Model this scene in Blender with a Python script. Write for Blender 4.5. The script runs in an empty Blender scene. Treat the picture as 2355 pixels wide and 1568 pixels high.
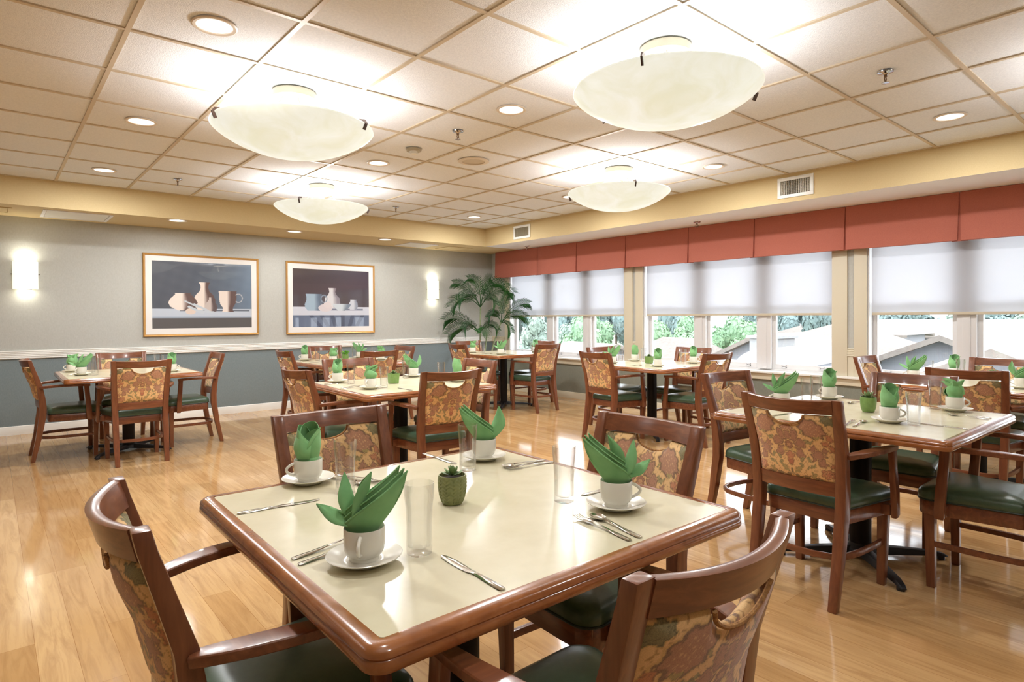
import bpy, bmesh, math, random
import numpy as np
from mathutils import Vector, Matrix
random.seed(7); rng = np.random.default_rng(5)
SC = bpy.context.scene; COL = SC.collection
PI = math.pi
# ------------------------------------------------------------------ materials
def lin(c):
    return tuple(((v/255)/12.92 if v/255 <= .04045 else ((v/255+.055)/1.055)**2.4) for v in c)+(1,)
def mat(name, col=(200,200,200), rough=.5, metal=0, spec=.5, coat=0, emit=0, ecol=None, alpha=1):
    m = bpy.data.materials.new(name); m.use_nodes = True
    b = m.node_tree.nodes['Principled BSDF']
    b.inputs['Base Color'].default_value = lin(col); b.inputs['Roughness'].default_value = rough
    b.inputs['Metallic'].default_value = metal; b.inputs['Specular IOR Level'].default_value = spec
    b.inputs['Coat Weight'].default_value = coat; b.inputs['Coat Roughness'].default_value = .12
    if emit:
        b.inputs['Emission Color'].default_value = lin(ecol or col); b.inputs['Emission Strength'].default_value = emit
    m.use_backface_culling = False
    return m
def N(m, t, **kw):
    n = m.node_tree.nodes.new(t)
    for k, v in kw.items():
        if k in n.inputs: n.inputs[k].default_value = v
        else: setattr(n, k, v)
    return n
def L(m, a, b): m.node_tree.links.new(a, b)
def P(m): return m.node_tree.nodes['Principled BSDF']
def ramp(m, fac, stops):
    r = N(m, 'ShaderNodeValToRGB'); e = r.color_ramp.elements
    while len(e) < len(stops): e.new(.5)
    for i, (p, c) in enumerate(stops): e[i].position = p; e[i].color = lin(c)
    L(m, fac, r.inputs[0]); return r.outputs[0]
def coords(m, scale=(1,1,1), rot=(0,0,0), kind='Object'):
    tc = N(m, 'ShaderNodeTexCoord'); mp = N(m, 'ShaderNodeMapping')
    mp.inputs['Scale'].default_value = scale; mp.inputs['Rotation'].default_value = rot
    L(m, tc.outputs[kind], mp.inputs[0]); return mp.outputs[0]
def noise(m, vec, scale=5, detail=4, rough=.5, dist=0):
    n = N(m, 'ShaderNodeTexNoise'); n.inputs['Scale'].default_value = scale; n.inputs['Detail'].default_value = detail
    n.inputs['Roughness'].default_value = rough; n.inputs['Distortion'].default_value = dist
    L(m, vec, n.inputs['Vector']); return n.outputs['Fac']
def bump(m, h, strength=.2, dist=.01):
    b = N(m, 'ShaderNodeBump'); b.inputs['Strength'].default_value = strength; b.inputs['Distance'].default_value = dist
    L(m, h, b.inputs['Height']); L(m, b.outputs[0], P(m).inputs['Normal'])
def mixc(m, fac, a, b, mode='MIX'):
    n = N(m, 'ShaderNodeMix', data_type='RGBA', blend_type=mode)
    if isinstance(fac, float): n.inputs[0].default_value = fac
    else: L(m, fac, n.inputs[0])
    for s, v in ((6, a), (7, b)):
        if isinstance(v, tuple): n.inputs[s].default_value = lin(v)
        else: L(m, v, n.inputs[s])
    return n.outputs[2]
def speckle(name, c1, c2, scale, rough=.8, bs=.15, stretch=(1,1,1), detail=5, **kw):
    m = mat(name, c1, rough, **kw); v = coords(m, stretch)
    f = noise(m, v, scale, detail, .6)
    L(m, ramp(m, f, [(.3, c1), (.7, c2)]), P(m).inputs['Base Color'])
    if bs: bump(m, f, bs, .004)
    return m
M = {}
def wood(name, c1, c2, c3, rough=.28, coat=.35, sc=(30,30,3)):
    m = mat(name, c1, rough, coat=coat); v = coords(m, sc)
    f = noise(m, v, 1.6, 6, .6, .6)
    L(m, ramp(m, f, [(.25, c1), (.5, c2), (.75, c3)]), P(m).inputs['Base Color'])
    return m
M['wood'] = wood('cherry_wood', (98,55,36), (120,70,45), (138,86,56))
M['wood_x'] = wood('cherry_wood_rail', (98,55,36), (120,70,45), (142,88,58), sc=(3,30,30))
M['edge'] = wood('table_edge_wood', (126,72,38), (150,90,48), (168,106,60), .2, .6, sc=(9,9,22))
def mk_lam():
    m = speckle('cream_laminate', (212,203,172), (222,214,186), 9, .2, 0); P(m).inputs['Specular IOR Level'].default_value = .5; return m
M['laminate'] = mk_lam()
M['vinyl'] = speckle('green_vinyl', (64,86,67), (72,96,74), 60, .3, .05, spec=.55)
M['vinyl_seam'] = mat('vinyl_seam', (40,50,40), .4)
def mk_vcol(name, rough=.85, fuzz=True, coat=0):
    m = mat(name, rough=rough, coat=coat); a = N(m, 'ShaderNodeVertexColor', layer_name='Col')
    if fuzz:
        v = coords(m); f = noise(m, v, 700, 2, .5)
        c = mixc(m, .22, a.outputs[0], ramp(m, f, [(.3, (90,60,40)), (.7, (235,205,150))]))
        L(m, c, P(m).inputs['Base Color']); bump(m, f, .15, .002)
    else: L(m, a.outputs[0], P(m).inputs['Base Color'])
    return m
M['floral'] = mk_vcol('floral_brocade'); P(M['floral']).inputs['Sheen Weight'].default_value = .3
M['floral_cord'] = speckle('floral_cord', (120,80,50), (190,140,80), 150, .85, .2)
M['black'] = mat('black_metal', (30,28,30), .45); M['dark'] = mat('dark_column', (44,38,38), .4)
M['china'] = mat('cream_china', (228,224,212), .18, spec=.6)
def mk_glass(name, tint=(250,252,255)):
    m = mat(name, tint, .0); b = P(m); b.inputs['Transmission Weight'].default_value = 1; b.inputs['IOR'].default_value = 1.45
    g = N(m, 'ShaderNodeBsdfTransparent'); lw = N(m, 'ShaderNodeLayerWeight'); lw.inputs[0].default_value = .2
    mx = N(m, 'ShaderNodeMixShader'); out = m.node_tree.nodes['Material Output']
    g.inputs[0].default_value = (.97,.97,.97,1)
    rp = N(m, 'ShaderNodeMath', operation='MULTIPLY_ADD'); rp.inputs[1].default_value = .9; rp.inputs[2].default_value = .04
    L(m, lw.outputs['Facing'], rp.inputs[0]); L(m, rp.outputs[0], mx.inputs[0])
    L(m, g.outputs[0], mx.inputs[1]); L(m, b.outputs[0], mx.inputs[2]); L(m, mx.outputs[0], out.inputs[0]); return m
M['tumbler'] = mk_glass('tumbler_glass')
def mk_pane():
    m = mat('window_glass'); t = N(m, 'ShaderNodeBsdfTransparent'); g = N(m, 'ShaderNodeBsdfGlossy'); g.inputs['Roughness'].default_value = .02
    mx = N(m, 'ShaderNodeMixShader'); mx.inputs[0].default_value = .06
    L(m, t.outputs[0], mx.inputs[1]); L(m, g.outputs[0], mx.inputs[2]); L(m, mx.outputs[0], m.node_tree.nodes['Material Output'].inputs[0]); return m
M['pane'] = mk_pane()
M['steel'] = mat('stainless_steel', (205,200,190), .16, 1)
def mk_cloth(name, c1, c2):
    m = mat(name, c1, .85); v = coords(m); f = noise(m, v, 900, 2, .5); f2 = noise(m, v, 18, 3)
    L(m, ramp(m, f2, [(.3, c1), (.7, c2)]), P(m).inputs['Base Color']); bump(m, f, .12, .002)
    P(m).inputs['Sheen Weight'].default_value = .2
    return m
M['napkin'] = mk_cloth('green_napkin_cloth', (116,170,110), (136,188,126))
M['pot_olive'] = speckle('olive_glaze', (116,122,74), (138,142,92), 40, .4, .1)
M['pot_green'] = speckle('leaf_green_glaze', (104,136,70), (122,154,86), 40, .35, .1)
M['pot_white'] = speckle('pale_glaze', (208,214,206), (190,206,196), 40, .35, .1)
M['soil'] = speckle('potting_soil', (38,28,22), (66,50,38), 120, .95, .4)
M['succ'] = speckle('succulent_leaf', (96,128,80), (140,162,108), 50, .5, 0)
M['bright_leaf'] = speckle('bright_leaf', (84,150,34), (120,184,50), 40, .5, 0)
M['palm'] = speckle('palm_leaf', (18,54,24), (40,98,36), 14, .45, 0)
M['palm_stem'] = speckle('palm_stem', (110,126,84), (160,166,130), 20, .6, .1)
M['trim'] = mat('cream_trim', (214,205,182), .45); M['white'] = mat('white_paint', (236,235,230), .4)
M['winwhite'] = mat('window_white', (222,220,220), .4)
M['wall_up'] = speckle('wallcovering_sage', (182,182,175), (191,191,185), 90, .85, .12, (1,1,.5))
M['wall_low'] = speckle('wallcovering_blue_grey', (118,131,135), (130,142,145), 110, .85, .15, (1,1,.4))
M['wall_low2'] = speckle('wallcovering_grey_green', (122,124,112), (132,134,122), 110, .85, .15, (1,1,.4))
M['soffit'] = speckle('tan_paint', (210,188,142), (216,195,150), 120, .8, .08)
M['soffit_w'] = speckle('offwhite_and_soffit_daylight', (238,238,240), (243,243,245), 120, .8, .05)  # soffit underside's window daylight put into the colour; vent panel frames share it
def mk_tile():
    m = mat('ceiling_tile', (224,214,200), .95); v = coords(m)
    f = noise(m, v, 85, 6, .75); f2 = noise(m, v, 260, 2, .5)
    L(m, ramp(m, f, [(.3, (226,229,236)), (.65, (243,245,250))]), P(m).inputs['Base Color']); bump(m, f2, .5, .006); return m
M['tile'] = mk_tile(); M['grid'] = mat('ceiling_grid_shade', (206,190,166), .5)  # brownish shade along the bars is put into the grid colour
def mk_floor():
    m = mat('maple_planks', rough=.26, spec=.5)
    v = coords(m, (1,1,1), (0,0,PI/2))
    b = N(m, 'ShaderNodeTexBrick'); b.offset = .37; b.offset_frequency = 3
    b.inputs['Scale'].default_value = 1; b.inputs['Brick Width'].default_value = 1.25; b.inputs['Row Height'].default_value = .118
    b.inputs['Mortar Size'].default_value = .0008; b.inputs['Mortar Smooth'].default_value = .3; b.inputs['Bias'].default_value = 0
    b.inputs['Color1'].default_value = (0,0,0,1); b.inputs['Color2'].default_value = (1,1,1,1); b.inputs['Mortar'].default_value = (.5,.5,.5,1)
    L(m, v, b.inputs['Vector'])
    base = ramp(m, b.outputs['Color'], [(.0, (188,146,96)), (.5, (200,160,110)), (1., (212,174,124))])
    g1 = noise(m, coords(m, (16,1.3,1)), 1.5, 8, .62, 1.6); g2 = noise(m, coords(m, (5,1.2,1)), 2.2, 5, .6, .8)
    c = mixc(m, ramp(m, g1, [(.42, (0,0,0)), (.72, (190,190,190))]), base, (146,100,58))
    c = mixc(m, ramp(m, g2, [(.55, (0,0,0)), (.78, (110,110,110))]), c, (226,186,128))
    c = mixc(m, b.outputs['Fac'], c, (150,104,60))
    L(m, c, P(m).inputs['Base Color'])
    L(m, ramp(m, g1, [(.3, (70,70,70)), (.8, (104,104,104))]), P(m).inputs['Roughness']); return m
M['floor'] = mk_floor()
M['valance'] = speckle('coral_valance_cloth', (172,98,82), (184,108,90), 160, .85, .15, (1,1,1))
def mk_blind():
    m = mat('solar_shade_cloth'); d = N(m, 'ShaderNodeBsdfDiffuse'); d.inputs[0].default_value = lin((214,214,218))
    t = N(m, 'ShaderNodeBsdfTranslucent'); t.inputs[0].default_value = lin((224,225,229)); tr = N(m, 'ShaderNodeBsdfTransparent')
    tr.inputs[0].default_value = (1,1,1,1)
    a = N(m, 'ShaderNodeMixShader'); a.inputs[0].default_value = .55; b = N(m, 'ShaderNodeMixShader'); b.inputs[0].default_value = .07
    L(m, d.outputs[0], a.inputs[1]); L(m, t.outputs[0], a.inputs[2]); L(m, a.outputs[0], b.inputs[1]); L(m, tr.outputs[0], b.inputs[2])
    L(m, b.outputs[0], m.node_tree.nodes['Material Output'].inputs[0]); return m
M['blind'] = mk_blind()
M['blindbar'] = mat('shade_bar', (200,188,165), .5)
M['gold'] = mat('gold_frame', (198,150,84), .35, .4); M['matboard'] = mat('white_mat', (232,228,224), .8)
M['print'] = mk_vcol('still_life_print', .5, False, 0)
P(M['print']).inputs['Coat Weight'].default_value = 1; P(M['print']).inputs['Coat Roughness'].default_value = .01
def mk_bowl():
    m = mat('alabaster_glass', (240,236,214), .35); v = coords(m); f = noise(m, v, 5, 5, .6, 1.2)
    c = ramp(m, f, [(.3, (240,237,210)), (.5, (248,246,228)), (.7, (255,254,243))])
    L(m, c, P(m).inputs['Emission Color']); P(m).inputs['Emission Strength'].default_value = .47
    P(m).inputs['Base Color'].default_value = lin((120,118,105)); return m
M['bowl'] = mk_bowl()
M['canopy'] = mat('beige_metal', (172,162,140), .4); M['clip'] = mat('bronze_clip', (70,48,36), .4, .3)
M['lampdisc'] = mat('downlight_lens', (255,250,240), .5, emit=1.2, ecol=(255,251,243))
M['lampring'] = mat('downlight_ring', (226,214,200), .4)
M['sconce'] = mat('sconce_glass', (250,248,225), .4, emit=.6, ecol=(255,252,226))
M['chrome'] = mat('chrome', (200,200,205), .15, 1); M['brass'] = mat('dull_brass', (120,92,64), .35, .8)
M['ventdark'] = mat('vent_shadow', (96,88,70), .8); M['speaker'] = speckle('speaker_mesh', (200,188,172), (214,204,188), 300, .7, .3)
M['lock'] = mat('sash_lock', (225,225,228), .35)
M['roof'] = speckle('shingle_roof', (116,108,102), (134,126,118), 6, .9, 0, (1,1,1))
M['siding'] = speckle('grey_siding', (138,140,146), (150,152,158), 8, .8, 0, (6,6,.1))
M['membrane'] = mat('white_roofing', (150,150,150), .7); M['darkwin'] = mat('dark_window', (70,80,95), .3)
M['solar'] = mat('solar_panel', (92,100,118), .3)
M['ground'] = speckle('outside_ground', (120,128,104), (150,150,138), .6, .95, 0)
def mk_leaf(name, c1, c2):
    m = speckle(name, c1, c2, 1.2, .8, 0); P(m).inputs['Specular IOR Level'].default_value = .2; return m
M['tree1'] = mk_leaf('leaf_light', (118,150,120), (150,180,142)); M['tree2'] = mk_leaf('leaf_dark', (112,132,134), (136,154,150)); M['tree3'] = mk_leaf('leaf_grey', (126,144,134), (156,170,158))  # distance haze is mixed into these paled leaf colours
M['bark'] = mat('bark', (90,76,62), .9)

# ------------------------------------------------------------------ mesh helpers
class MB:
    def __init__(s): s.v = []; s.f = []; s.m = []
    def add(s, vs, fs, mi=0):
        o = len(s.v); s.v += [tuple(p) for p in vs]; s.f += [tuple(o+i for i in f) for f in fs]; s.m += [mi]*len(fs); return s
    def box(s, a, b, mi=0):
        (x0,y0,z0),(x1,y1,z1) = a, b
        return s.add([(x0,y0,z0),(x1,y0,z0),(x1,y1,z0),(x0,y1,z0),(x0,y0,z1),(x1,y0,z1),(x1,y1,z1),(x0,y1,z1)],
                     [(0,3,2,1),(4,5,6,7),(0,1,5,4),(1,2,6,5),(2,3,7,6),(3,0,4,7)], mi)
    def loft(s, rings, cap=True, closed=False, mi=0):
        n = len(rings[0]); vs = [p for r in rings for p in r]; fs = []
        k = len(rings)
        for i in range(k if closed else k-1):
            a = i*n; b = ((i+1) % k)*n
            for j in range(n): fs.append((a+j, a+(j+1) % n, b+(j+1) % n, b+j))
        if cap and not closed: fs += [tuple(range(n))[::-1], tuple((k-1)*n+j for j in range(n))]
        return s.add(vs, fs, mi)
    def rectloft(s, secs, mi=0):      # (centre, half-x, half-y) sections stacked in z
        return s.loft([[(c[0]-a, c[1]-b, c[2]), (c[0]+a, c[1]-b, c[2]), (c[0]+a, c[1]+b, c[2]), (c[0]-a, c[1]+b, c[2])] for c, a, b in secs], mi=mi)
    def sweep(s, path, prof, up=(0,0,1), closed=False, cap=True, mi=0):
        path = [Vector(p) for p in path]; n = len(path); up = Vector(up); rings = []
        for i, p in enumerate(path):
            if closed: t = path[(i+1) % n]-path[i-1]
            else: t = path[min(i+1, n-1)]-path[max(i-1, 0)]
            t.normalize(); sd = t.cross(up); sd.normalize(); u = sd.cross(t)
            pr = prof(i/(n-1)) if callable(prof) else prof
            rings.append([p+sd*a+u*b for a, b in pr])
        return s.loft(rings, cap, closed, mi)
    def tube(s, path, r, n=8, closed=False, mi=0):
        path = [Vector(p) for p in path]; k = len(path); rings = []
        t0 = (path[1]-path[0]).normalized(); ref = Vector((0,0,1)) if abs(t0.z) < .9 else Vector((1,0,0))
        nrm = t0.cross(ref).normalized()
        for i, p in enumerate(path):
            if closed: t = path[(i+1) % k]-path[i-1]
            else: t = path[min(i+1, k-1)]-path[max(i-1, 0)]
            t.normalize(); nrm = (nrm-t*nrm.dot(t)).normalized(); b = t.cross(nrm)
            rr = r(i/(k-1)) if callable(r) else r
            rings.append([p+nrm*(rr*math.cos(2*PI*j/n))+b*(rr*math.sin(2*PI*j/n)) for j in range(n)])
        return s.loft(rings, True, closed, mi)
    def lathe(s, prof, n=32, c=(0,0,0), mi=0, cap=True):
        rings = [[(c[0]+r*math.cos(2*PI*j/n), c[1]+r*math.sin(2*PI*j/n), c[2]+z) for j in range(n)] for r, z in prof]
        ringy = prof[0][0] > .02 and prof[-1][0] > .02
        return s.loft(rings, cap and not ringy, ringy, mi)
    def prism(s, pts, z0, z1, mi=0):
        return s.loft([[(x,y,z0) for x,y in pts], [(x,y,z1) for x,y in pts]], mi=mi)
    def build(s, name, mats, parent=None, bevel=0, smooth=30, seg=2, loc=None):
        me = bpy.data.meshes.new(name); me.from_pydata(s.v, [], s.f)
        mats = mats if isinstance(mats, (list, tuple)) else [mats]
        for k in mats: me.materials.append(M[k] if isinstance(k, str) else k)
        for p, i in zip(me.polygons, s.m): p.material_index = i
        bm = bmesh.new(); bm.from_mesh(me); bmesh.ops.recalc_face_normals(bm, faces=bm.faces)
        if bevel:
            es = [e for e in bm.edges if len(e.link_faces) == 2 and e.calc_face_angle(0) > .6]
            bmesh.ops.bevel(bm, geom=es, offset=bevel, segments=seg, affect='EDGES', profile=.6)
        bm.to_mesh(me); bm.free()
        if smooth:
            for p in me.polygons: p.use_smooth = True
            me.set_sharp_from_angle(angle=math.radians(smooth))
        return link(name, me, parent, loc)
def link(name, me, parent=None, loc=None):
    o = bpy.data.objects.new(name, me); COL.objects.link(o)
    if parent: o.parent = parent
    if loc: o.location = loc
    return o
def tag(o, label=None, cat=None, group=None, kind=None):
    if label: o['label'] = label
    if cat: o['category'] = cat
    if group: o['group'] = group
    if kind: o['kind'] = kind
    return o
def empty(name, loc=(0,0,0), rz=0, label=None, cat=None, group=None, kind=None):
    o = bpy.data.objects.new(name, None); COL.objects.link(o); o.location = loc; o.rotation_euler = (0,0,rz); o.empty_display_size = .05
    return tag(o, label, cat, group, kind)
def dup(o, loc, rz, label, parent=None):
    r = o.copy(); COL.objects.link(r); r.location = loc; r.rotation_euler = (0,0,rz)
    if label: r['label'] = label
    for ch in o.children:
        c = ch.copy(); COL.objects.link(c); c.parent = r
        for g in ch.children:
            d = g.copy(); COL.objects.link(d); d.parent = c
    return r
def bez(a, b, c, t):
    a, b, c = Vector(a), Vector(b), Vector(c); return a*(1-t)**2+b*2*t*(1-t)+c*t*t
def rrect(hx, hy, r, n=6):
    pts = []
    for cx, cy, a0 in ((hx-r,hy-r,0),(-hx+r,hy-r,PI/2),(-hx+r,-hy+r,PI),(hx-r,-hy+r,1.5*PI)):
        for i in range(n+1):
            a = a0+PI/2*i/n; pts.append((cx+r*math.cos(a), cy+r*math.sin(a), math.cos(a), math.sin(a)))
    return pts
def colour_grid(name, fn, V, F, colors, mats, parent=None):
    me = bpy.data.meshes.new(name); me.from_pydata(V, [], F)
    ca = me.color_attributes.new('Col', 'FLOAT_COLOR', 'POINT')
    ca.data.foreach_set('color', np.asarray(colors, dtype=np.float32).ravel())
    me.materials.append(M[mats]); return me
def lin_np(c):
    c = np.asarray(c, float)/255; return np.where(c <= .04045, c/12.92, ((c+.055)/1.055)**2.4)

# ------------------------------------------------------------------ room shell
ZC, ZS, YB, XW, YS, XS = 2.617, 2.345, 8.463, 6.74, 7.605, 5.932
X0, Y0 = -3.6, -3.6
GX, GY, T = .5137, 3.4138, .61
def st(o): o['kind'] = 'structure'; return o
st(MB().box((X0,Y0,-.1),(XW,YB,0)).build('floor', 'floor', smooth=0))
st(MB().box((X0,YB,0),(XW+.2,YB+.15,.86),1).box((X0,YB,.86),(XW+.2,YB+.15,2.8),0).build('wall_back', ['wall_up','wall_low'], smooth=0))
st(MB().box((X0-.15,Y0,0),(X0,YB,2.8)).build('wall_left', 'wall_up', smooth=0))
st(MB().box((X0,Y0-.15,0),(XW,Y0,2.8)).build('wall_front', 'wall_up', smooth=0))
ceil = st(MB().box((X0,Y0,ZC+.004),(XS+.05,YS+.05,ZC+.1)).build('ceiling', 'tile', smooth=0))
g = MB(); wdt = .0115
i = math.ceil((X0-GX)/T)
while GX+i*T < XS: g.box((GX+i*T-wdt,Y0,ZC-.004),(GX+i*T+wdt,YS,ZC+.006)); i += 1
j = math.ceil((Y0-GY)/T)
while GY+j*T < YS: g.box((X0,GY+j*T-wdt,ZC-.0035),(XS,GY+j*T+wdt,ZC+.006)); j += 1
g.box((X0,YS-.02,ZC-.002),(XS,YS,ZC+.006)).box((XS-.02,Y0,ZC-.002),(XS,YS,ZC+.006))
g.build('ceiling_grid', 'grid', ceil, smooth=0)
st(MB().box((X0,YS,ZS),(XW+.2,YB,2.8)).build('soffit_back', 'soffit', smooth=0))
so = MB().box((XS,Y0,ZS),(XW+.2,YS,2.8)); so.m[0] = 1  # bottom face gets the tone with daylight painted in
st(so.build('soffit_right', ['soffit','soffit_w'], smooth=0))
# windows: bay (far Y, near Y) and the mullion centres
BAYS = [(7.98,5.492,[7.07,6.27]), (5.171,2.723,[4.345,3.505]), (2.388,-.06,[1.58,.75]), (-.38,-2.83,[-1.2,-2.02])]
ZSILL, ZHEAD = .61, 2.12
w = MB(); w.box((XW,Y0,0),(XW+.2,YB,ZSILL),1).box((XW,Y0,ZHEAD),(XW+.2,YB,2.8),0)
edges = [YB]+[e for b in BAYS for e in b[:2]]+[Y0]
for k in range(0, len(edges), 2):
    w.box((XW,edges[k+1],.86),(XW+.2,edges[k],ZHEAD),0).box((XW,edges[k+1],ZSILL),(XW+.2,edges[k],.86),1)
st(w.build('wall_right', ['wall_up','wall_low2'], smooth=0))
tn = 0
def trim(mb, mk='trim', bevel=.004):
    global tn; tn += 1; return st(mb.build('trim_%d' % tn, mk, bevel=bevel))
def rail_profile(z0, z1, d=.018, ribs=5):
    pr = [(0, z0)]; h = (z1-z0)/ribs
    for r in range(ribs):
        z = z0+h*r; pr += [(d*.75, z+.001), (d, z+h*.3), (d, z+h*.75), (d*.75, z+h*.98)]
    return pr+[(0, z1)]
def rail_x(x0, x1, z0, z1, y):
    p = rail_profile(z0, z1); return MB().loft([[(x0, y-a, b) for a, b in p], [(x1, y-a, b) for a, b in p]])
def rail_y(y0, y1, z0, z1, x):
    p = rail_profile(z0, z1); return MB().loft([[(x-a, y0, b) for a, b in p], [(x-a, y1, b) for a, b in p]])
trim(rail_x(X0, XW, .813, .902, YB), 'white', 0)
trim(rail_y(8.10, YB-.018, .813, .902, XW), 'trim', 0)
for k in range(len(BAYS)):
    ya, yb, _ = BAYS[k]; nxt = BAYS[k+1][0] if k+1 < len(BAYS) else None
    m_ = MB(); m_.box((XW-.02,ya,ZSILL),(XW,ya+.115 if k == 0 else ya+.122,ZHEAD+.1))
    m_.box((XW-.02,yb-.15,ZSILL),(XW,yb,ZHEAD+.1)); m_.box((XW-.02,yb,ZHEAD),(XW,ya,ZHEAD+.1)); trim(m_)
    if nxt is not None: trim(MB().box((XW-.008,nxt+.118,ZSILL),(XW,yb-.148,.815)), bevel=0); trim(rail_y(nxt+.118, yb-.148, .815, .9, XW), bevel=0)
trim(MB().box((XW-.022,Y0,.515),(XW,8.10,.59))); trim(MB().box((XW-.055,Y0,.588),(XW+.1,8.11,.612)), 'white', .006)
bp = [(0,0),(.014,0),(.014,.06),(.009,.075),(.007,.088),(0,.095)]
st(MB().loft([[(X0,YB-a,b) for a,b in bp],[(XW,YB-a,b) for a,b in bp]]).build('baseboard_back','white'))
st(MB().loft([[(XW-a,Y0,b) for a,b in bp],[(XW-a,YB-.014,b) for a,b in bp]]).build('baseboard_right','trim'))
XF = XW+.10
for k, (ya, yb, ms) in enumerate(BAYS):
    wn = empty('window_%d' % (k+1), (XF, (ya+yb)/2, ZSILL), kind='structure'); yc = (ya+yb)/2
    def W(mb, name, mk, par=wn, bevel=.003):
        mb.v = [(x-XF, y-yc, z-ZSILL) for x, y, z in mb.v]; return mb.build(name, mk, par, bevel=bevel)
    fr = MB().box((XW+.001,ya-.012,ZSILL),(XW+.19,ya,ZHEAD)).box((XW+.001,yb,ZSILL),(XW+.19,yb+.012,ZHEAD)).box((XW,yb,ZHEAD-.02),(XW+.19,ya,ZHEAD)).box((XF,yb,ZSILL),(XF+.07,ya,ZSILL+.02))
    W(fr, 'window_frame', 'winwhite')
    for mc in ms: W(MB().box((XF-.03,mc-.075,ZSILL+.02),(XF+.07,mc+.075,ZHEAD-.02)).box((XF-.036,mc-.03,ZSILL+.02),(XF-.03,mc+.03,ZHEAD-.02)), 'mullion', 'winwhite')
    es = [ya-.012, ms[0]+.075, ms[0]-.075, ms[1]+.075, ms[1]-.075, yb+.012]
    for q in range(3):
        a, b = es[2*q], es[2*q+1]; f = .042; z0, z1, zm = ZSILL+.02, ZHEAD-.02, 1.325
        s_ = MB().box((XF+.01,a-f,z0),(XF+.05,a,z1)).box((XF+.01,b,z0),(XF+.05,b+f,z1)).box((XF+.01,b+f,z0),(XF+.05,a-f,z0+.06)).box((XF+.01,b+f,z1-f),(XF+.05,a-f,z1)).box((XF,b+f,zm),(XF+.05,a-f,zm+.045))
        so_ = W(s_, 'sash', 'winwhite')
        W(MB().box((XF+.028,b+f,z0+.06),(XF+.032,a-f,z1-f)), 'pane', 'pane', so_, 0)
        for fy in (.2,.8): yy = a+(b-a)*fy; W(MB().box((XF-.002,yy-.025,z0+.018),(XF+.012,yy+.025,z0+.026)).box((XF-.002,yy-.025,z0+.04),(XF+.012,yy+.025,z0+.046)).box((XF-.002,yy-.025,z0+.018),(XF+.012,yy-.02,z0+.046)).box((XF-.002,yy+.02,z0+.018),(XF+.012,yy+.025,z0+.046)), 'sash_lift', 'lock', so_, 0)
        W(MB().box((XF-.012,(a+b)/2-.035,zm+.045),(XF+.03,(a+b)/2+.035,zm+.062)), 'sash_lock', 'lock', so_)
# roller shades
SIDES = ['in the window nearest the palm', 'in the middle window', 'in the window at the far right', 'in the window behind the far right one']
for k, (ya, yb, ms) in enumerate(BAYS):
    a, b = ya-.03, yb+.015; xb = XW+.035
    r_ = empty('roller_blind', (xb,(ya+yb)/2,2.1), label='white translucent roller blind half lowered '+SIDES[k], cat='blind', group='roller blinds')
    yc = (ya+yb)/2; zb = 1.268
    me = MB().box((-.0008,b-yc,zb-2.1),(.0008,a-yc,-.02)); me.build('shade_cloth', 'blind', r_, smooth=0)
    MB().box((-.007,b-yc,zb-.026-2.1),(.007,a-yc,zb-2.1)).build('bottom_bar', 'blindbar', r_, bevel=.003)
    MB().tube([(0,b-yc,-.02),(0,a-yc,-.02)], .022, 12).build('roller_tube', 'blindbar', r_)
# valance
PL = [8.229,7.161,6.308,5.385,4.395,3.53,2.556,1.593,.62,-.36,-1.33,-2.3,-3.3]
va = empty('window_valance', (XW,4,2.345), label='coral red box pleated fabric valance running above all the windows', cat='valance')
zb = 1.908
for k in range(len(PL)-1):
    a, b = PL[k], PL[k+1]; mb = MB(); n = 15; rows = []
    for zt in (0,.25,.5,.75,1):
        z = 2.342+(zb-2.342)*zt; ring = []
        for q in range(n+1):
            u = q/n; e = min(u, 1-u)*(a-b); inn = .022*math.exp(-(e/.025)**2)*(.35+.65*zt); gap = (.004+.009*zt) if k else .003
            y = a-gap+(b+gap-a+gap)*u if True else 0
            x = XW-.115-.03*zt-.007*math.sin(PI*u)*zt+inn
            dz = .004*math.sin(u*PI)*zt
            ring.append((x-XW, y-4, z-dz-2.345))
        back = [(-.085, p[1], p[2]) for p in reversed(ring)]
        rows.append(ring+back)
    mb.loft(rows); mb.build('valance_panel', 'valance', va, smooth=50)
    if k: MB().box((-.1,a-.06-4,zb-.006-2.345),(-.088,a+.06-4,-.01)).build('pleat_underlay', 'valance', va, smooth=0)
MB().box((-.1,PL[0]-.004-4,zb-2.345),(-.002,PL[0]+.004-4,-.003)).build('valance_return', 'valance', va, smooth=0)

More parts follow.
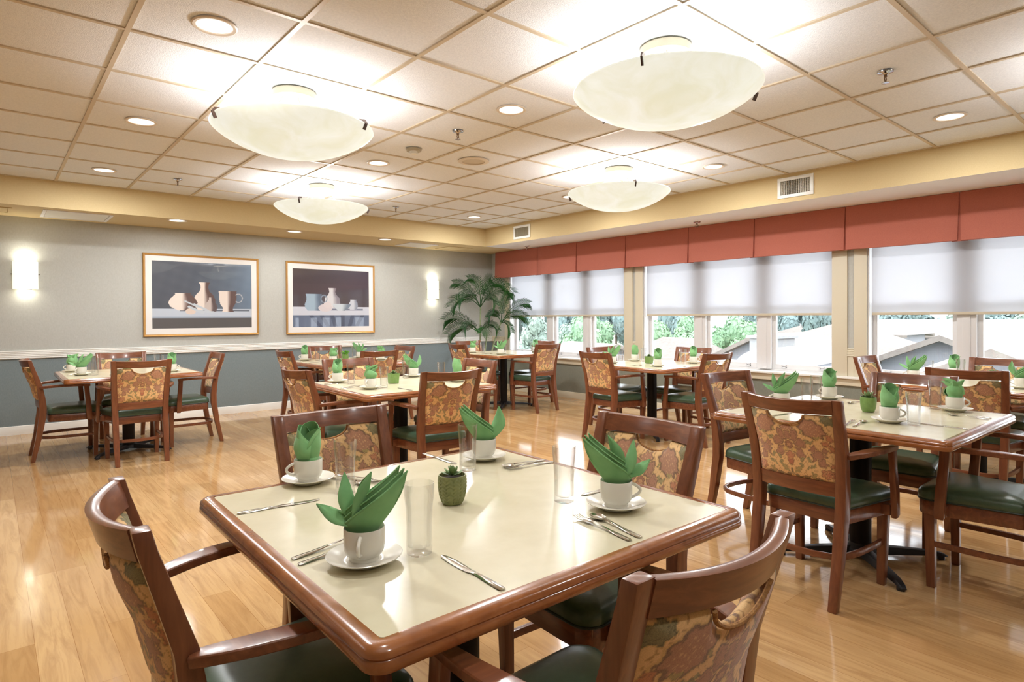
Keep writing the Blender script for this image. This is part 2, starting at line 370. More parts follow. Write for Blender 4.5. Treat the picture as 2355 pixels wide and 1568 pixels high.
# ------------------------------------------------------------------ lamps
def area(name, parent, loc, power, size, rot=(0,0,0), col=(.985,.995,1), shape='DISK', spread=PI):
    l = bpy.data.lights.new(name, 'AREA'); l.energy = power; l.shape = shape; l.size = size; l.color = col; l.spread = spread
    o = bpy.data.objects.new(name, l); COL.objects.link(o); o.parent = parent; o.location = loc; o.rotation_euler = rot; return o
BOWL_W, DOWN_W, SC_W = 13.5, 15.5, .8
def make_bowl():
    r_ = empty('bowl_light', (0,0,ZC), cat='ceiling light', group='alabaster bowl lights')
    MB().lathe([(.02,0),(.125,0),(.13,-.006),(.13,-.045),(.122,-.052),(.02,-.052)], 36).build('canopy', 'canopy', r_)
    MB().lathe([(.001,-.05),(.012,-.05),(.012,-.30),(.001,-.30)], 10).build('stem', 'canopy', r_)
    for q in range(6):
        a = 2*PI*q/6+.4; MB().tube([(.085*math.cos(a),.085*math.sin(a),-.05),(.15*math.cos(a),.15*math.sin(a),-.14),(.26*math.cos(a),.26*math.sin(a),-.32)], .004, 6).build('support_rod', 'canopy', r_)
    out = []; n = 22
    for q in range(n+1):
        t = q/n; rr = .472*math.sin(t*PI/2)**.92; out.append((max(rr,.002), -.226-.168*(1-(rr/.472)**2.0)**.82))
    prof = out+[(.469,-.219),(.462,-.222)]+[(max(r-.008,.001), z+.008) for r, z in reversed(out)]
    MB().lathe(prof, 64).build('glass_bowl', 'bowl', r_, smooth=60)
    for q in range(3):
        a = 2*PI*q/3+1.15; c_ = MB().sweep([(.43,0,-.205),(.468,0,-.211),(.479,0,-.226),(.464,0,-.262)], [(-.009,-.004),(.009,-.004),(.009,.004),(-.009,.004)], up=(0,1,0))
        c_.v = [(x*math.cos(a)-y*math.sin(a), x*math.sin(a)+y*math.cos(a), z) for x,y,z in c_.v]; c_.build('rim_clip', 'clip', r_, smooth=0)
    area('lamp', r_, (0,0,-.335), BOWL_W, .30, (PI,0,0))
    return r_
bowl = make_bowl()
BL = [(1.429,3.719,'frosted bowl light second nearest, hanging upper left over the centre table'),(2.649,1.889,'largest nearest frosted bowl light at upper right, rim clips showing'),
      (2.649,6.159,'frosted bowl light hanging before the back soffit at left'),(4.479,3.719,'frosted bowl light hanging near the red valance'),
      (4.479,.06,'unseen frosted bowl light added behind the camera by the windows'),(.209,.06,'unseen frosted bowl light added right above the camera'),(-1.6,3.719,'unseen frosted bowl light added out of view at left')]  # bowl lights on this line are added out of view to brighten the room
for k, (x, y, lab) in enumerate(BL):
    if k: dup(bowl, (x,y,ZC), .3*k, lab)
    else: bowl.location = (x,y,ZC); bowl['label'] = lab
def make_down():
    r_ = empty('recessed_downlight', (0,0,ZC), cat='downlight', group='recessed downlights')
    MB().lathe([(.078,.002),(.098,.002),(.1,-.004),(.094,-.008),(.08,-.006)], 36).build('trim_ring', 'lampring', r_)
    MB().lathe([(.001,-.001),(.079,-.001),(.079,.002),(.001,.002)], 36).build('lens', 'lampdisc', r_)
    area('lamp', r_, (0,0,-.012), DOWN_W, .15, (0,0,0), (.985,.995,1)); return r_
dn = make_down(); soff_lamp = bpy.data.lights['lamp.001'].copy(); soff_lamp.energy = 6
DL = [(.819,3.109,ZC,'largest recessed downlight at the upper left of the ceiling'),(.819,4.939,ZC,'second recessed downlight from the top in the left ceiling row'),(.819,6.769,ZC,'third recessed downlight of the left ceiling row, nearest the soffit'),
      (2.649,4.939,ZC,'recessed downlight between the left bowl lights and the smoke detector'),(2.649,3.109,ZC,'recessed downlight left of the largest bowl light'),(5.089,3.109,ZC,'recessed downlight in the tile by the large wall grille'),
      (5.089,1.279,ZC,'recessed downlight at the far upper right of the ceiling'),(5.089,4.939,ZC,'recessed downlight half hidden behind the bowl light near the valance'),(5.089,6.769,ZC,'small recessed downlight in the ceiling corner by the soffit'),
      (1.618,7.70,ZS,'soffit downlight above the left painting'),(2.972,7.77,ZS,'soffit downlight below the far left bowl light'),(4.27,7.77,ZS,'soffit downlight above and right of the right painting')]
DL += [(.819,1.279,ZC,'unseen recessed downlight added directly above the large front table'),(2.649,-.551,ZC,'unseen recessed downlight added behind the camera on the right'),(.819,-.551,ZC,'unseen recessed downlight added behind the camera on the left')]  # downlights added out of view to brighten the front table
for k, (x,y,z,lab) in enumerate(DL):
    if k:
        o = dup(dn, (x,y,z), 0, lab)
        if z == ZS or k >= 12:
            for ch in o.children:
                if ch.type == 'LIGHT': ch.data = soff_lamp
    else: dn.location = (x,y,z); dn['label'] = lab
def make_sconce():
    r_ = empty('wall_sconce', cat='wall lamp', group='wall sconces')
    n = 14; o_ = [(-.11+.22*q/n, -.02-.085*math.sin(PI*q/n)**.7) for q in range(n+1)]; inn = [(x*.95, y+.006) for x, y in reversed(o_)]
    MB().prism(o_+inn, -.15, .15).build('glass_shade', 'sconce', r_, smooth=40)
    MB().box((-.1,-.012,-.06),(.1,0,.06)).build('back_plate', 'canopy', r_)
    MB().box((-.05,-.112,-.156),(.05,-.088,-.150)).build('bottom_clip', 'clip', r_, smooth=0)
    for s in (-1,1): MB().tube([(s*.1,-.01,.01),(s*.125,-.02,.01)], .004, 6).build('side_clip', 'clip', r_)
    area('uplight', r_, (0,-.052,.142), SC_W, .07, (PI,0,0), (1,.95,.78)); area('downlight_bulb', r_, (0,-.052,-.142), SC_W*.6, .07, (0,0,0), (1,.95,.78)); return r_
sc = make_sconce(); sc.location = (.297,YB-.001,1.715); sc['label'] = 'glowing wall sconce at far left beside the left painting'
dup(sc, (5.50,YB-.001,1.685), 0, 'glowing wall sconce right of the right painting by the palm')
# sprinklers, detector, speaker, panels, vents
def make_spr():
    r_ = empty('fire_sprinkler', cat='sprinkler', group='fire sprinklers')
    MB().lathe([(.001,0),(.042,0),(.04,-.006),(.018,-.012),(.012,-.02),(.001,-.02)], 24).build('escutcheon', 'chrome', r_)
    b_ = MB().lathe([(.001,-.02),(.009,-.02),(.009,-.03),(.001,-.03)], 12); b_.tube([(.008,0,-.028),(.014,0,-.043),(.004,0,-.062)], .003, 6); b_.tube([(-.008,0,-.028),(-.014,0,-.043),(-.004,0,-.062)], .003, 6)
    b_.build('frame', 'brass', r_); MB().lathe([(.001,-.06),(.02,-.062),(.02,-.065),(.001,-.067)], 16).build('deflector', 'chrome', r_); return r_
sp = make_spr()
SP = [(3.869,1.279,ZC,'ceiling fire sprinkler right of the largest bowl light'),(2.649,3.719,ZC,'ceiling fire sprinkler between the two big bowl lights'),(1.429,6.769,ZC,'fire sprinkler in the ceiling above the left painting'),
      (3.869,6.769,ZC,'small ceiling fire sprinkler right of the far left bowl light'),(6.37,7.121,ZS,'tiny sprinkler under the soffit at the corner end of the valance'),(6.33,4.08,ZS,'sprinkler under the soffit above the middle of the valance')]
for k, (x,y,z,lab) in enumerate(SP):
    if k: dup(sp, (x,y,z), .5*k, lab)
    else: sp.location = (x,y,z); sp['label'] = lab
r_ = empty('smoke_detector', (2.649,4.34,ZC), label='round cream smoke detector on the ceiling left of the sprinkler', cat='smoke detector')
MB().lathe([(.001,0),(.062,0),(.064,-.012),(.056,-.022),(.001,-.022)], 32).build('base', 'canopy', r_); MB().lathe([(.001,-.02),(.034,-.02),(.03,-.042),(.001,-.044)], 24).build('sensor_cap', 'white', r_)
r_ = empty('ceiling_speaker', (3.259,4.34,ZC), label='round flush ceiling speaker grille right of the smoke detector', cat='speaker')
MB().lathe([(.1,0),(.135,0),(.137,-.008),(.1,-.012)], 40).build('rim', 'lampring', r_); MB().lathe([(.001,-.004),(.102,-.004),(.102,0),(.001,0)], 32).build('grille', 'speaker', r_)
def panel(x0,x1,y0,y1,lab,cat,mk):
    r_ = empty('ceiling_panel', ((x0+x1)/2,(y0+y1)/2,ZS), label=lab, cat=cat); hx, hy = (x1-x0)/2, (y1-y0)/2
    MB().box((-hx,-hy,-.008),(hx,-hy+.03,0)).box((-hx,hy-.03,-.008),(hx,hy,0)).box((-hx,-hy+.03,-.008),(-hx+.03,hy-.03,0)).box((hx-.03,-hy+.03,-.008),(hx,hy-.03,0)).build('panel_frame', 'soffit_w' if mk == 'white' else mk, r_, smooth=0)
    MB().box((-hx+.034,-hy+.034,-.005),(hx-.034,hy-.034,0)).build('panel_face', mk, r_, smooth=0)
panel(.42,1.02,7.74,8.3,'white rectangular return panel under the back soffit, above the left wall','vent','white'); panel(-.42,.18,7.83,8.2,'tan access hatch under the soffit at far left edge','hatch','soffit')
panel(4.72,5.22,7.85,8.3,'white square air panel under the soffit above the right sconce','vent','white'); panel(5.45,5.9,7.9,8.3,'tan access hatch under the soffit near the corner','hatch','soffit')
def vent(y0, y1, z0, z1, lab):
    r_ = empty('wall_vent', (XS,(y0+y1)/2,(z0+z1)/2), label=lab, cat='vent', group='supply air grilles'); hy, hz, f = (y1-y0)/2, (z1-z0)/2, .032
    MB().box((-.012,-hy,-hz),(0,hy,-hz+f)).box((-.012,-hy,hz-f),(0,hy,hz)).box((-.012,-hy,-hz+f),(0,-hy+f,hz-f)).box((-.012,hy-f,-hz+f),(0,hy,hz-f)).build('vent_frame', 'white', r_, bevel=.003)
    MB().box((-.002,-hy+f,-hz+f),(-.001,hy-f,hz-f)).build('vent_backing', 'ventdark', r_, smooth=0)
    s_ = MB(); n = 17
    for q in range(n): y = -hy+f+(2*hy-2*f)*(q+.5)/n; s_.box((-.010,y-.0028,-hz+f),(-.003,y+.0028,hz-f))
    for q in range(1,9): z = -hz+f+(2*hz-2*f)*q/9; s_.box((-.006,-hy+f,z-.0012),(-.003,hy-f,z+.0012))
    s_.build('louvres', 'canopy', r_, smooth=0)
vent(2.566,2.914,2.386,2.585,'larger white air grille on the tan soffit above the valance'); vent(6.55,6.915,2.384,2.577,'smaller white air grille on the tan soffit by the corner')

# ------------------------------------------------------------------ paintings (generic pottery still life prints)
def pot_mask(X, Z, cx, prof):
    zs = [p[0] for p in prof]; rs = [p[1] for p in prof]
    r = np.interp(Z, zs, rs, left=-1, right=-1); d = (X-cx)/np.maximum(r, 1e-6); return (np.abs(X-cx) < r), d
def paint_one(X, Z):   # X 0..1.15, Z 0..0.83
    c = np.zeros(X.shape+(3,)); n = .5+.5*np.sin(X*31+Z*17)*np.sin(X*13-Z*29)
    c[:] = np.array((72,76,86)); c += (X/1.15)[..., None]**2*np.array((34,48,58)); c += n[..., None]*5
    c[Z < .13] = (86,82,82); tb = (Z < .245) & (Z >= .13); c[tb] = (186,194,206); c[(Z < .15) & (Z >= .13)] = (160,172,190)
    sh = (Z < .228) & (Z > .212) & (X > .3) & (X < 1.12); c[sh] = (92,98,110)
    def pot(cx, prof, light=(230,216,206), dark=(96,74,70), cut=.15):
        m, d = pot_mask(X, Z, cx, prof); t = np.clip((d-cut)*2.2+.5, 0, 1)[..., None]; col = np.array(light)*(1-t)+np.array(dark)*t
        c[m] = col[m]
    pot(.58, [(.235,.08),(.29,.12),(.36,.128),(.42,.10),(.47,.055),(.52,.042),(.56,.052),(.58,.066)])
    pot(.335, [(.225,.06),(.27,.14),(.32,.165),(.37,.14),(.41,.10),(.425,.085),(.44,.09)])
    pot(.855, [(.205,.075),(.225,.06),(.26,.06),(.31,.092),(.38,.106),(.44,.104),(.475,.11)])
    hd = np.hypot((X-.985)/.055, (Z-.385)/.062); c[(hd < 1) & (hd > .78) & (X > .95)] = (170,172,178)
    pot(.655, [(.21,.06),(.26,.075),(.31,.062),(.35,.03),(.385,.022),(.392,.028)], (196,182,176), (92,76,76))
    hd = np.hypot((X-.42)/.06, (Z-.212)/.038); c[hd < 1] = (214,196,184)
    for a, b, w_ in (((.36,.34),(.5,.27),.009),((.4,.27),(.56,.19),.014),((.46,.3),(.62,.22),.013),((.5,.22),(.68,.2),.013)):
        ax, az = a; bx, bz = b; dx, dz = bx-ax, bz-az; t = np.clip(((X-ax)*dx+(Z-az)*dz)/(dx*dx+dz*dz), 0, 1)
        c[np.hypot(X-ax-t*dx, Z-az-t*dz) < w_] = (190,198,206)
    return c
def paint_two(X, Z):
    c = np.zeros(X.shape+(3,)); c[:] = np.array((66,54,58)); c += ((X-.2)*np.clip(Z-.3, 0, 1))[..., None]*np.array((-20,-18,10))
    c[Z < .17] = (92,104,128); tb = (Z < .29) & (Z >= .17); c[tb] = (196,198,208)
    for k in range(6): m = (Z < .17) & (np.abs(X-.25-.16*k-(Z-.17)*.3*(k-3)) < .03); c[m] = (66,76,100)
    c[(Z < .262) & (Z > .24) & (X > .3) & (X < 1.05)] = (108,112,130)
    def pot(cx, prof, light, dark, cut=.3):
        m, d = pot_mask(X, Z, cx, prof); t = np.clip((d-cut)*1.6+.4, 0, 1)[..., None]; col = np.array(light)*(1-t)+np.array(dark)*t; c[m] = col[m]
    pot(.575, [(.27,.09),(.34,.115),(.42,.11),(.47,.06),(.51,.045),(.55,.05),(.568,.062)], (206,204,206), (130,122,130))
    pot(.3, [(.235,.09),(.28,.128),(.33,.13),(.38,.11),(.42,.105),(.475,.118)], (150,170,186), (84,98,116))
    hd = np.hypot((X-.45)/.05, (Z-.405)/.06); c[(hd < 1) & (hd > .72)] = (120,134,150)
    pot(.9, [(.25,.055),(.3,.072),(.35,.066),(.38,.045),(.4,.05)], (190,192,200), (130,134,148))
    pot(.72, [(.235,.05),(.26,.09),(.3,.128),(.335,.145)], (192,200,206), (112,124,138))
    hd = np.hypot((X-.47)/.105, (Z-.275)/.055); c[hd < 1] = (204,194,196); hd = np.hypot((X-.5)/.06, (Z-.32)/.045); c[hd < 1] = (208,198,198)
    c[(Z > .62)] = c[(Z > .62)]*.96
    return c
def painting(x0, x1, z0, z1, px0, px1, pz0, pz1, fn, lab):
    r_ = empty('framed_print', ((x0+x1)/2,YB,(z0+z1)/2), label=lab, cat='painting', group='framed still life prints'); cx, cz = (x0+x1)/2, (z0+z1)/2
    def bx(a,b,c,d,y0,y1): return (a-cx,y0,b-cz),(c-cx,y1,d-cz)
    f = .026; fm = MB()
    pr = [(0,0),(f,0),(f,-.012),(f*.7,-.028),(f*.3,-.032),(0,-.024)]
    cs = [(x0,z0,1,1),(x1,z0,-1,1),(x1,z1,-1,-1),(x0,z1,1,-1)]
    fm.loft([[(X_-cx+sx*a, b, Z_-cz+sz*a) for a, b in pr] for X_,Z_,sx,sz in cs], closed=True); fm.build('frame', 'gold', r_, smooth=20)
    mb = MB()
    for q in ((x0+f,z0+f,x1-f,pz0),(x0+f,pz1,x1-f,z1-f),(x0+f,pz0,px0,pz1),(px1,pz0,x1-f,pz1)): a, b = bx(q[0],q[1],q[2],q[3],-.014,-.004); mb.box(a, b)
    mb.build('mat_board', 'matboard', r_, smooth=0)
    nx, nz = 230, 166; xs = np.linspace(px0,px1,nx); zs = np.linspace(pz0,pz1,nz); XX, ZZ = np.meshgrid(xs, zs)
    col = lin_np(np.clip(fn((XX-px0)/(px1-px0)*1.15, (ZZ-pz0)/(pz1-pz0)*.83), 0, 255)); col = np.concatenate([col, np.ones(col.shape[:2]+(1,))], -1).reshape(-1,4)
    V = [(x-cx, -.011, z-cz) for z in zs for x in xs]; F = [(j*nx+i, j*nx+i+1, (j+1)*nx+i+1, (j+1)*nx+i) for j in range(nz-1) for i in range(nx-1)]
    link('print', colour_grid('print', None, V, F, col, 'print'), r_)
painting(1.398,2.742,1.022,2.031,1.493,2.651,1.119,1.944,paint_one,'left gold framed print of clay jugs and a handled mug on a white shelf')
painting(3.110,4.452,1.012,2.026,3.202,4.358,1.112,1.93,paint_two,'right gold framed print of a pitcher, vase and bowl on plum')

# ------------------------------------------------------------------ chairs
def floral(x, z):    # metres on the panel: x mirrored, z from the panel's bottom
    h = x.shape; c = np.zeros(h+(3,)); c[:] = (244,200,138); mx = np.abs(x)+.002*np.sin(z*190)+.0012*np.sin(z*430+2); zz = z+.002*np.sin(mx*210+1)
    def fill(m, col): c[m] = col
    for k, (a, b) in enumerate(((70,55),(95,-48),(50,120))):
        f = np.sin(a*mx+2.2*np.sin(b*zz+k)+k*1.7); fill(np.abs(f) < .07, (190,140,88))
    def blob(cx, cz, a, b, rot, col, lob=0., k=6, dots=0, ring=.84, ph=0):
        dx, dz = mx-cx, zz-cz; a, b = a*.88, b*.88; ca, sa = math.cos(math.radians(rot)), math.sin(math.radians(rot)); u = (dx*ca+dz*sa)/a; v = (-dx*sa+dz*ca)/b
        an = np.arctan2(v, u); r = np.hypot(u, v)/(1+lob*np.sin(k*an+ph))
        fill((r < 1.1) & (r >= 1), (226,182,118)); fill(r < 1, tuple(.68*q for q in col)); fill(r < ring, col)
        if dots:
            d = (np.sin(dx*420)*np.sin(dz*420+np.floor(dx*67)) > .72) & (r < .72); fill(d, (226,178,132))
        else:
            fill((r < .62) & (r > .54), tuple(.75*q for q in col))
    MV = (180,124,98); RS = (206,132,94); GR = (160,146,96); OL = (174,152,94)
    blob(.168,.232,.03,.02,-20,(128,124,86),.15,7)
    blob(.105,.198,.062,.040,-22,MV,.10,9,1); blob(.165,.165,.012,.018,30,RS,.2,5); blob(.0,.19,.030,.024,0,MV,.12,7,1)
    for an in (12,58,-38): blob(.052*math.cos(math.radians(an)), .128+.045*math.sin(math.radians(an)), .030,.021,an,MV,.08,5)
    blob(.0,.168,.020,.018,90,MV,.08,5); blob(0,.128,.020,.020,0,(164,104,80),.1,6); blob(0,.128,.008,.008,0,(206,150,110)); blob(.020,.108,.014,.010,0,(226,184,110),.1,5)
    blob(0,.082,.021,.024,0,RS,.18,6); blob(0,.062,.013,.016,0,(190,104,78),.1,5)
    fill((mx < .0022+.25*np.clip(.045-zz,0,1)*(np.sin(mx*900) > -.2)) & (zz < .055) & (zz > .012), (124,100,60))
    blob(.036,.040,.023,.009,28,OL); blob(.022,.026,.016,.006,20,OL); blob(.052,.075,.014,.007,60,GR); blob(.045,.055,.013,.006,-30,GR)
    blob(.118,.098,.034,.026,35,MV,.18,6); blob(.132,.070,.022,.018,-20,MV,.2,5); blob(.098,.122,.018,.013,40,MV,.2,5); blob(.142,.117,.014,.013,0,MV,.2,5)
    blob(.090,.146,.017,.008,20,GR,.2,4); blob(.075,.150,.011,.005,-30,GR); blob(.150,.145,.018,.013,0,RS,.2,5); blob(.168,.125,.012,.016,0,RS,.2,5); blob(.082,.078,.014,.007,-40,GR,.2,4); blob(.092,.055,.014,.007,30,GR,.2,4); blob(.075,.045,.010,.005,70,GR)
    blob(.148,.030,.030,.021,0,RS,.14,6); blob(.148,.030,.013,.010,0,(198,122,90),.1,5); blob(.165,.060,.012,.010,0,RS,.2,5)
    blob(.092,.018,.012,.018,10,OL,.2,4); blob(.06,.008,.020,.008,10,(132,106,70),.25,5); blob(.025,.007,.018,.007,-10,(132,106,70),.25,5); blob(.115,.006,.02,.007,-8,(132,106,70),.25,5)
    blob(.120,.166,.016,.006,10,OL); blob(.062,.185,.010,.005,60,OL)
    return c
def py(z):          # rear post depth line
    return float(np.interp(z, [0,.2,.4,.5,.66,.88], [-.285,-.243,-.212,-.21,-.232,-.30]))
def pxx(z): return float(np.interp(z, [0,.45,.88], [.184,.188,.206]))
def make_chair():
    r_ = empty('dining_armchair', cat='chair', group='floral back dining armchairs')
    for s in (-1,1):
        secs = [((s*pxx(z),py(z),z), hw, hd) for z, hw, hd in ((0,.018,.017),(.1,.020,.019),(.2,.021,.021),(.3,.022,.024),(.4,.022,.026),(.48,.022,.026),(.56,.021,.024),(.66,.021,.021),(.76,.021,.018),(.85,.021,.016),(.889,.021,.015))]
        lg = MB().rectloft(secs).build('rear_leg', 'wood', r_, bevel=.005)
        MB().lathe([(.0005,0),(.006,0),(.006,.002),(.0005,.0025)], 10).build('screw_plug', 'dark', lg, loc=(s*.19,-.238,.37)).rotation_euler = (PI/2,0,0)
        MB().rectloft([((s*.192,.168,0),.0165,.0165),((s*.196,.170,.2),.019,.019),((s*.200,.172,.40),.023,.023)]).build('front_leg', 'wood', r_, bevel=.004)
        pa = [bez((s*.214,-.228,.646),(s*.292,-.08,.668),(s*.262,.125,.650), t/12) for t in range(13)]
        def apr(t): w_ = .016+.010*math.sin(PI*min(1, t*1.15)**.8); return [(-w_,-.011),(w_,-.011),(w_,.011),(-w_,.011)]
        ar = MB().sweep(pa, apr).build('armrest', 'wood_x', r_, bevel=.006, seg=3)
        MB().rectloft([((s*.266,.118,.335),.010,.016),((s*.268,.118,.35),.013,.02),((s*.268,.113,.45),.013,.021),((s*.264,.104,.56),.012,.019),((s*.262,.098,.645),.013,.019)]).build('arm_support', 'wood', ar, bevel=.005)
        MB().box((s*.235-.018,.096,.345),(s*.235+.018,.136,.392)).build('arm_block', 'wood', ar, bevel=.003)
    def bow(x, k=.055): return -k*max(0, 1-(x/.2)**2)
    n = 16; rings = []
    for q in range(n+1):
        u = -1+2*q/n; x = u*.190
        zt = .889-.006*(1-u*u); zb_ = .827-.002*(1-u*u); yt = py(zt)+bow(x); yb_ = py(zb_)+bow(x); d = .0135
        rings.append([(x,yb_-d,zb_),(x,yb_+d,zb_),(x,(yt+yb_)/2+d,(zt+zb_)/2),(x,yt+d*.9,zt-.004),(x,yt,zt),(x,yt-d*.9,zt-.004),(x,(yt+yb_)/2-d,(zt+zb_)/2)])
    MB().loft(rings).build('top_rail', 'wood_x', r_, smooth=50)
    rings = []
    for q in range(n+1):
        u = -1+2*q/n; x = u*.175; yy = lambda z: py(z)+bow(x, .03)
        rings.append([(x,yy(.468)-.012,.468),(x,yy(.468)+.012,.468),(x,yy(.528)+.012,.528),(x,yy(.528)-.012,.528)])
    MB().loft(rings).build('lower_rail', 'wood_x', r_, bevel=.003)
    # upholstered back with the hand hold scooped out of its top edge
    nx, nz = 132, 92; us = np.linspace(-1,1,nx); V = []; Cc = []
    xs_, zs_ = np.zeros((nz,nx)), np.zeros((nz,nx))
    for j in range(nz):
        for i in range(nx):
            v = j/(nz-1); u = us[i]; xt = u*.185; top = .821-(.048*math.sqrt(max(0,1-(xt/.082)**2)) if abs(xt) < .082 else 0)
            z = .526+(top-.526)*v; x = u*float(np.interp(z, [.526,.821], [.168,.185])); xs_[j,i] = x; zs_[j,i] = z
    col = lin_np(floral(xs_, (zs_-.526)*.85)); col = np.concatenate([col, np.ones((nz,nx,1))], -1).reshape(-1,4)
    kb = np.interp(zs_, [.526,.821], [.03,.055])
    for side in (1,-1):
        for j in range(nz):
            for i in range(nx):
                x, z = xs_[j,i], zs_[j,i]; u = us[i]; v = j/(nz-1); puff = .016*(1-max(abs(u), abs(2*v-1))**8)+.004
                V.append((x, py(z)-kb[j,i]*max(0,1-(x/.2)**2)+side*puff, z))
    n1 = nx*nz; F = [(j*nx+i, (j+1)*nx+i, (j+1)*nx+i+1, j*nx+i+1) for j in range(nz-1) for i in range(nx-1)]
    F += [(n1+j*nx+i, n1+j*nx+i+1, n1+(j+1)*nx+i+1, n1+(j+1)*nx+i) for j in range(nz-1) for i in range(nx-1)]
    loop = [i for i in range(nx)]+[j*nx+nx-1 for j in range(1,nz)]+[(nz-1)*nx+i for i in range(nx-2,-1,-1)]+[j*nx for j in range(nz-2,0,-1)]
    F += [(loop[k], loop[(k+1) % len(loop)], n1+loop[(k+1) % len(loop)], n1+loop[k]) for k in range(len(loop))]
    me = colour_grid('back_panel', None, V, F, np.concatenate([col, col]), 'floral')
    for p in me.polygons: p.use_smooth = True
    bk = link('back_panel', me, r_)
    cp = []
    for q in range(25):
        x = -.083+.166*q/24; z = .821-.048*math.sqrt(max(0,1-(x/.0832)**2)); cp.append((x, py(z)-.052*(1-(x/.2)**2)-.016, z))
    MB().tube(cp, .0042, 7).build('piping', 'floral_cord', bk)
    def seat_outline(sc, z, n=10):
        pts = []
        for cx, cy, a0, rr in ((.232,.215,0,.05),(-.232,.215,PI/2,.05),(-.185,-.175,PI,.035),(.185,-.175,1.5*PI,.035)):
            sx, sy = (1 if cx > 0 else -1), (1 if cy > 0 else -1)
            for i in range(n+1):
                a = a0+PI/2*i/n; pts.append(((cx-sx*rr)+rr*math.cos(a), (cy-sy*rr)+rr*math.sin(a)))
        return [(x*sc, (y+(.018*(1-(x/.23)**2) if y > .15 else 0)-.02)*sc+.02, z) for x, y in pts]
    MB().loft([seat_outline(.985,.338), seat_outline(.99,.345), seat_outline(.99,.396), seat_outline(.975,.402)]).build('seat_frame', 'wood_x', r_, smooth=40)
    rg = [seat_outline(.93,.400), seat_outline(1.0,.402)]+[seat_outline(a, z) for a, z in ((1.012,.412),(1.015,.424),(1.0,.438),(.965,.449),(.88,.458),(.7,.466),(.45,.470),(.2,.472),(.03,.472))]
    cu = MB().loft(rg).build('seat_cushion', 'vinyl', r_, smooth=60)
    MB().tube(seat_outline(1.008,.404), .004, 6, closed=True).build('piping', 'vinyl_seam', cu)
    sp_ = [(.196,.17,.2),(.196,.06,.2),(.192,-.06,.2),(.178,-.15,.2),(.135,-.205,.2),(.07,-.228,.2),(0,-.233,.2)]; sp_ = sp_+[(-x,y,z) for x,y,z in reversed(sp_[:-1])]
    MB().sweep(sp_, [(-.009,-.0125),(.009,-.0125),(.009,.0125),(-.009,.0125)]).build('stretcher', 'wood_x', r_, bevel=.003)
    return r_
chair = make_chair(); first_chair = [True]
TN = dict(T1='the large front table', T2='the right front table', T3='the far right table', T4='the middle window table', T5='the corner palm table', T6='the centre table', T7='the back wall table', T8='the left wall table')
SN = dict(W='left', S='near', E='right', N='far')
CH = [('T1', 'W', 0.199, 1.395, -3), ('T1', 'S', 0.872, 0.52, 90), ('T1', 'N', 0.993, 2.235, -90), ('T1', 'E', 1.73, 1.31, 177),
      ('T2', 'W', 2.668, 1.262, -3), ('T2', 'S', 3.46, 0.42, 90), ('T2', 'N', 3.53, 2.07, -97), ('T2', 'E', 4.19, 1.235, 181),
      ('T3', 'W', 4.83, 1.125, 0), ('T3', 'N', 5.77, 2.06, -91), ('T3', 'E', 6.24, 1.2, 180), ('T4', 'W', 4.578, 4.114, -6),
      ('T4', 'S', 5.29, 3.18, 87), ('T4', 'N', 5.42, 4.78, -92), ('T4', 'E', 6.06, 3.95, 180), ('T5', 'W', 4.7, 6.64, -5),
      ('T5', 'S', 5.54, 5.78, 92), ('T5', 'N', 5.42, 7.375, -90), ('T5', 'E', 6.24, 6.6, 180), ('T6', 'W', 1.615, 4.225, 2),
      ('T6', 'S', 2.335, 3.358, 84), ('T6', 'N', 2.36, 4.97, -95), ('T6', 'E', 3.118, 4.075, 178), ('T7', 'W', 2.42, 6.66, 0),
      ('T7', 'S', 3.18, 5.918, 92), ('T7', 'N', 3.215, 7.44, -90), ('T7', 'E', 3.95, 6.705, 180), ('T8', 'W', 0.255, 6.905, 0),
      ('T8', 'S', 0.985, 6.02, 91), ('T8', 'N', 1.05, 7.58, -90), ('T8', 'E', 1.79, 6.815, 180)]
for t, s, x, y, th in CH:
    a = math.radians(th); loc = (x+.30*math.cos(a), y+.30*math.sin(a), 0); rz = a-PI/2
    lab = 'wooden armchair with floral back on the %s side of %s' % (SN[s], TN[t])
    if first_chair[0]: chair.location = loc; chair.rotation_euler = (0,0,rz); chair['label'] = lab; first_chair[0] = False
    else: dup(chair, loc, rz, lab)

